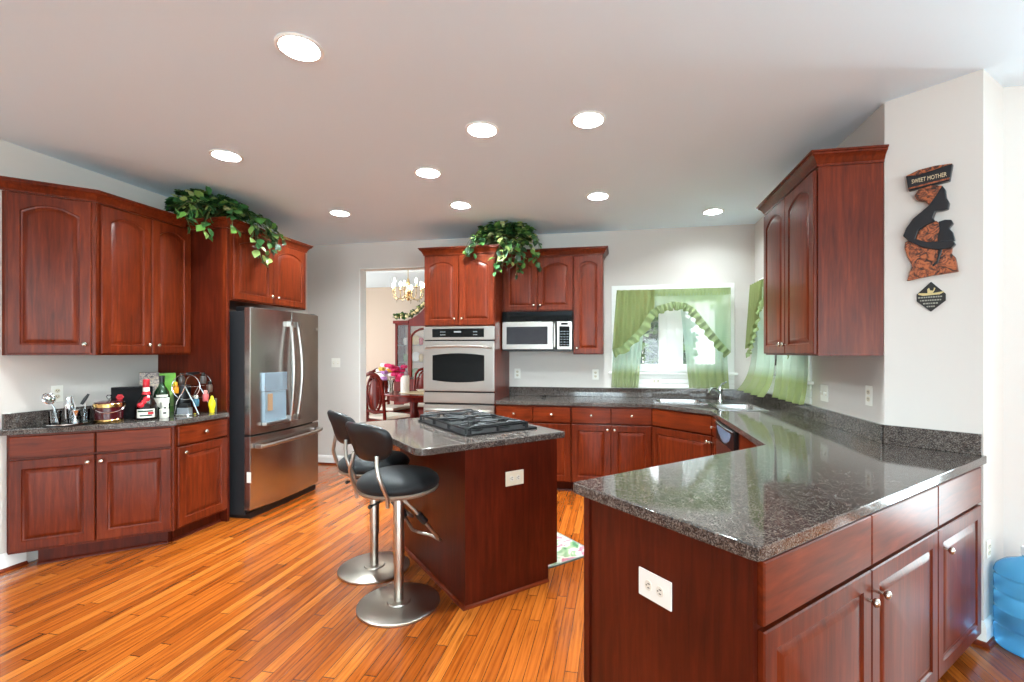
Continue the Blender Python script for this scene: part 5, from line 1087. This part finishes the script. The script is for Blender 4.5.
# china hutch
HX, HY = -4.28, 8.45
t = thing('china_hutch', 'tall mahogany china hutch with glass doors and arched pediment against the dining wall', 'hutch', (HX, HY, 0))
HW = 1.25; M_GLOWG = paneglass('hutch_glass', (0.95, 0.95, 0.95, 1))
m = MB(); m.box(0, HW, -0.03, 0.48, 0, 0.86, 0.004); m.box(-0.02, HW + 0.02, -0.05, 0.49, 0.86, 0.90, 0.006); m.build('base_cabinet', M_MAH, t)
m = MB()
for x in (0.0, 0.27, HW - 0.31, HW - 0.04): m.box(x, x + 0.045, 0.02, 0.06, 0.90, 1.98, 0.003)
m.box(0, 0.02, 0.06, 0.48, 0.9, 1.98); m.box(HW - 0.02, HW, 0.06, 0.48, 0.9, 1.98); m.box(0, HW, 0.46, 0.48, 0.9, 1.98); m.box(0, HW, 0.02, 0.48, 1.95, 2.0); m.build('upper_case', M_MAH, t)
m = MB(); m.box(-0.03, 0.30, -0.02, 0.49, 1.98, 2.04, 0.01); m.box(HW - 0.30, HW + 0.03, -0.02, 0.49, 1.98, 2.04, 0.01); m.build('cornice', M_MAH, t)
m = MB(); N = 16; x0, x1 = 0.29, HW - 0.29
ar = [(x1 + (x0 - x1) * i / N, 2.06 + 0.22 * (1 - abs(1 - 2 * i / N)) ** 1.6) for i in range(N + 1)]
m.xz([(x0, 1.93), (x1, 1.93)] + ar, 0.0, 0.06, 0.003); m.build('pediment', M_MAH, t)
for x in (0.045, 0.32, HW - 0.265):
    w_ = 0.225 if x != 0.32 else HW - 0.64
    m = MB(); m.box(x, x + w_, 0.035, 0.04, 0.92, 1.95); m.build('glass_door', M_GLOWG, t, smooth=0)
m = MB(); cx = HW / 2; a_ = [(cx + 0.29 * math.cos(PI * i / 16), 1.68 + 0.2 * math.sin(PI * i / 16)) for i in range(17)]
m.tube([(cx + 0.29, 0.03, 0.93), *[(x, 0.03, z) for x, z in a_], (cx - 0.29, 0.03, 0.93)], 0.02, 8); m.build('door_arch', M_MAH, t)
for z in (1.22, 1.55):
    m = MB(); m.box(0.03, HW - 0.03, 0.08, 0.46, z, z + 0.012); m.build('shelf', M_CLEAR, t, smooth=0)
m = MB(); m.box(0.02, HW - 0.02, 0.44, 0.458, 0.92, 1.95); m.build('back_mirror', pmat('hutch_back', lin(225, 200, 170), 0.25), t, smooth=0)
rnd = random.Random(9); cols = [lin(240, 236, 226), lin(196, 60, 70), lin(120, 150, 90), lin(230, 200, 140), lin(150, 60, 70)]
for z in (0.905, 1.235, 1.565):
    for k in range(4):
        x = HX + 0.11 + k * 0.165; o = thing('plate' if k % 2 else 'china_cup', '', 'china', (x, HY + 0.26, z), 0, 'china displayed in the hutch'); o['label'] = 'small piece of china on a glass shelf inside the hutch'
        mt = pmat('china_glaze', cols[(k * 3 + int(z * 10)) % 5], 0.25); m = MB()
        if k % 2: m.lathe([(0, 0), (0.09, 0.004), (0.1, 0.012), (0.09, 0.014), (0, 0.012)], (0, 0.12, 0.1), 20, Matrix.Rotation(R(75), 4, 'X')); m.build('dish', mt, o)
        else: m.lathe([(0, 0), (0.03, 0), (0.045, 0.05), (0.05, 0.11), (0.03, 0.15), (0.02, 0.15), (0, 0.02)]); m.build('cup_body', mt, o)
t = thing('ivy_garland', 'green garland with pale flowers lying along the top of the hutch', 'garland', (HX, HY, 2.04)); lm = MB(); fm = MB(); rnd = random.Random(2)
for i in range(420):
    u = rnd.random(); x = 0.0 + (HW) * u; zb = 0.02 if (x < 0.29 or x > HW - 0.29) else 0.03 + 0.22 * (1 - abs(1 - 2 * (x - 0.29) / (HW - 0.58))) ** 1.6
    leaf(lm, Vector((x, rnd.uniform(-0.02, 0.1), zb + rnd.uniform(0.045, 0.09))), Vector((rnd.gauss(0, 1), rnd.gauss(-.4, .7), rnd.gauss(0.2, .5))), Vector((rnd.gauss(0, .4), -.4, 1)), 0.085, lambda v: v.y > -0.06 and v.z < (0.005 if (v.x < 0.29 or v.x > HW - 0.29) else 0.03 + 0.22 * (1 - abs(1 - 2 * (v.x - 0.29) / (HW - 0.58))) ** 1.6))
    if i % 8 == 0: fm.ball((x, -0.03, zb + rnd.uniform(0.045, 0.09)), 0.022, seg=8, rows=6)
lm.build('foliage', M_LEAF, t, 180, recalc=False); fm.build('pale_blossoms', pmat('cream_petals', lin(236, 222, 170), 0.6), t)
# chandelier
t = thing('chandelier', 'crystal chandelier with candle bulbs glowing over the dining table', 'chandelier', (-3.22, 6.81, 0))
M_BRASS = pmat('pale_gold_metal', lin(226, 200, 150), 0.2, 1.0)
m = MB(); m.lathe([(0, CZ - 0.002), (0.06, CZ - 0.002), (0.05, CZ - 0.03), (0.01, CZ - 0.045), (0, CZ - 0.045)]); m.tube([(0, 0, CZ - 0.04), (0, 0, 2.58)], 0.006, 8); m.build('canopy', M_BRASS, t)
m = MB(); m.lathe([(0, 2.22), (0.012, 2.23), (0.03, 2.26), (0.02, 2.30), (0.045, 2.36), (0.02, 2.42), (0.03, 2.50), (0.012, 2.58), (0, 2.58)]); m.build('stem', M_BRASS, t)
for k in range(8):
    a = 2 * PI * k / 8 + 0.2; c_, s_ = math.cos(a), math.sin(a); rr_ = 0.235
    zz = 0.0 if k % 2 == 0 else 0.05
    m = MB(); m.tube([(0.02 * c_, 0.02 * s_, 2.33), (0.09 * c_, 0.09 * s_, 2.26), (0.17 * c_, 0.17 * s_, 2.245), (0.225 * c_, 0.225 * s_, 2.29), (rr_ * c_, rr_ * s_, 2.36 + zz)], 0.006, 8); m.lathe([(0, 2.355 + zz), (0.03, 2.365 + zz), (0.01, 2.37 + zz), (0.010, 2.43 + zz), (0, 2.43 + zz)], (rr_ * c_, rr_ * s_, 0), 12); ar_ = m.build('arm', M_BRASS, t)
    m = MB(); m.lathe([(0, 2.43 + zz), (0.012, 2.44 + zz), (0.015, 2.46 + zz), (0.006, 2.50 + zz), (0, 2.505 + zz)], (rr_ * c_, rr_ * s_, 0), 10); m.build('bulb', M_BULB, ar_)
    m = MB()
    for q in range(3): m.ball((rr_ * c_ * (0.75 + 0.13 * q), rr_ * s_ * (0.75 + 0.13 * q), 2.22 + 0.045 * q + zz * 0.4), 0.008, 0.008, 0.02, 8, 6)
    m.build('crystal_drop', M_CLEAR, ar_)

# ================================================================ outside the kitchen windows
def grassmat():
    m = pmat('lawn_grass', lin(120, 150, 80), 0.9); t = NT(m); mp = t.coord((1, 1, 1)); n = t.noise(mp, 3, 5); r = t.ramp(n, 0, [(0.3, lin(88, 122, 58)), (0.7, lin(150, 172, 100))]); t.l(r, 0, t.b, 'Base Color'); return m
m = MB(); m.box(-25, 45, 5.6, 60, -0.6, -0.5); m.box(4.8, 45, -30, 5.6, -0.6, -0.5); m.build('ground', grassmat(), smooth=0, kind='structure')
M_SIDE = pmat('white_lap_siding', lin(138, 141, 145), 0.6); M_ROOF = pmat('grey_shingle_roof', lin(104, 110, 120), 0.8); M_WIND = pmat('house_window_glass', lin(70, 84, 96), 0.1)
t = thing('neighbour_house', 'white neighbouring house with a grey gable roof, seen through the back window', 'house', (-1.2, 16.0, -0.5), 6)
m = MB(); m.box(-3.5, 2.6, 0, 6, 0, 2.75)
for k in range(16): m.box(-3.5, 2.6, -0.012, 0.0, 0.08 + k * 0.165, 0.22 + k * 0.165, 0.004)
m.build('walls', M_SIDE, t, smooth=0)
m = MB(); m.prism([(-0.4, 2.7), (6.4, 2.7), (3.0, 4.3)], -3.9, 3.0, 0, Matrix(((0, 0, 1, 0), (1, 0, 0, 0), (0, 1, 0, 0), (0, 0, 0, 1)))); m.build('roof', M_ROOF, t, smooth=0)
for x in (-2.4, -0.5, 1.3):
    m = MB(); m.box(x, x + 0.8, -0.03, 0.02, 0.9, 2.2, 0.01); w_ = m.build('window', M_WHITE, t); m = MB(); m.box(x + 0.06, x + 0.38, -0.035, -0.02, 0.96, 2.14); m.box(x + 0.42, x + 0.74, -0.035, -0.02, 0.96, 2.14); m.build('pane', M_WIND, w_, smooth=0)
t = thing('deck_railing', 'white deck railing with slim balusters outside the back window', 'railing', (-1.6, 8.6, -0.5), 0)
m = MB(); m.box(-1.0, 5.0, 0, 0.07, 1.55, 1.60, 0.01); m.box(-1.0, 5.0, 0.01, 0.06, 0.75, 0.79, 0.01); m.build('rails', M_WHITE, t)
m = MB()
for k in range(44): m.box(-0.95 + k * 0.135, -0.92 + k * 0.135, 0.02, 0.05, 0.79, 1.55)
o = m.build('balusters', M_WHITE, t, smooth=0); o['kind'] = 'stuff'
for x in (-1.0, 1.0, 3.0, 4.93):
    m = MB(); m.box(x, x + 0.1, -0.015, 0.085, 0, 1.66, 0.008); m.build('post', M_WHITE, t)
M_TREE = leafmat('tree_leaf', [(0.0, lin(24, 50, 22)), (0.5, lin(48, 84, 36)), (1.0, lin(92, 124, 62))])
M_BARK = pmat('tree_bark', lin(92, 74, 58), 0.9)
def tree(label, loc, h, rad, seed, name='tree'):
    rnd = random.Random(seed); t = thing(name, label, 'tree', loc); m = MB(); m.tube([(0, 0, 0), (0.06, 0.02, h * 0.4), (0.0, 0.05, h * 0.75)], [0.16, 0.12, 0.05], 8)
    for k in range(5):
        a = k * 1.3; m.tube([(0.03, 0.02, h * (0.35 + 0.07 * k)), (rad * 0.55 * math.cos(a), rad * 0.55 * math.sin(a), h * (0.55 + 0.07 * k))], [0.06, 0.025], 6)
    m.build('trunk', M_BARK, t); lm = MB()
    for i in range(1500):
        v = Vector((rnd.gauss(0, 1), rnd.gauss(0, 1), rnd.gauss(0, 1))).normalized() * rnd.uniform(0.35, 1) ; v *= 1 + 0.2 * math.sin(4 * v.x + seed) * math.cos(3 * v.y)
        leaf(lm, Vector((v.x * rad, v.y * rad, h * 0.66 + v.z * h * 0.36)), Vector((rnd.gauss(0, 1), rnd.gauss(0, 1), rnd.gauss(-.2, .6))), Vector((rnd.gauss(0, .5), rnd.gauss(0, .5), 1)), 0.30)
    lm.build('crown', M_TREE, t, 180, recalc=False)
tree('small leafy green tree in front of the white neighbouring house', (1.25, 12.0, -0.5), 3.2, 0.6, 1)
tree('tall green tree farther off past the deck railing', (5.4, 17.5, -0.5), 6.2, 2.2, 2)
tree('round green tree outside the right wall window', (8.5, 6.5, -0.5), 5.0, 1.9, 3)
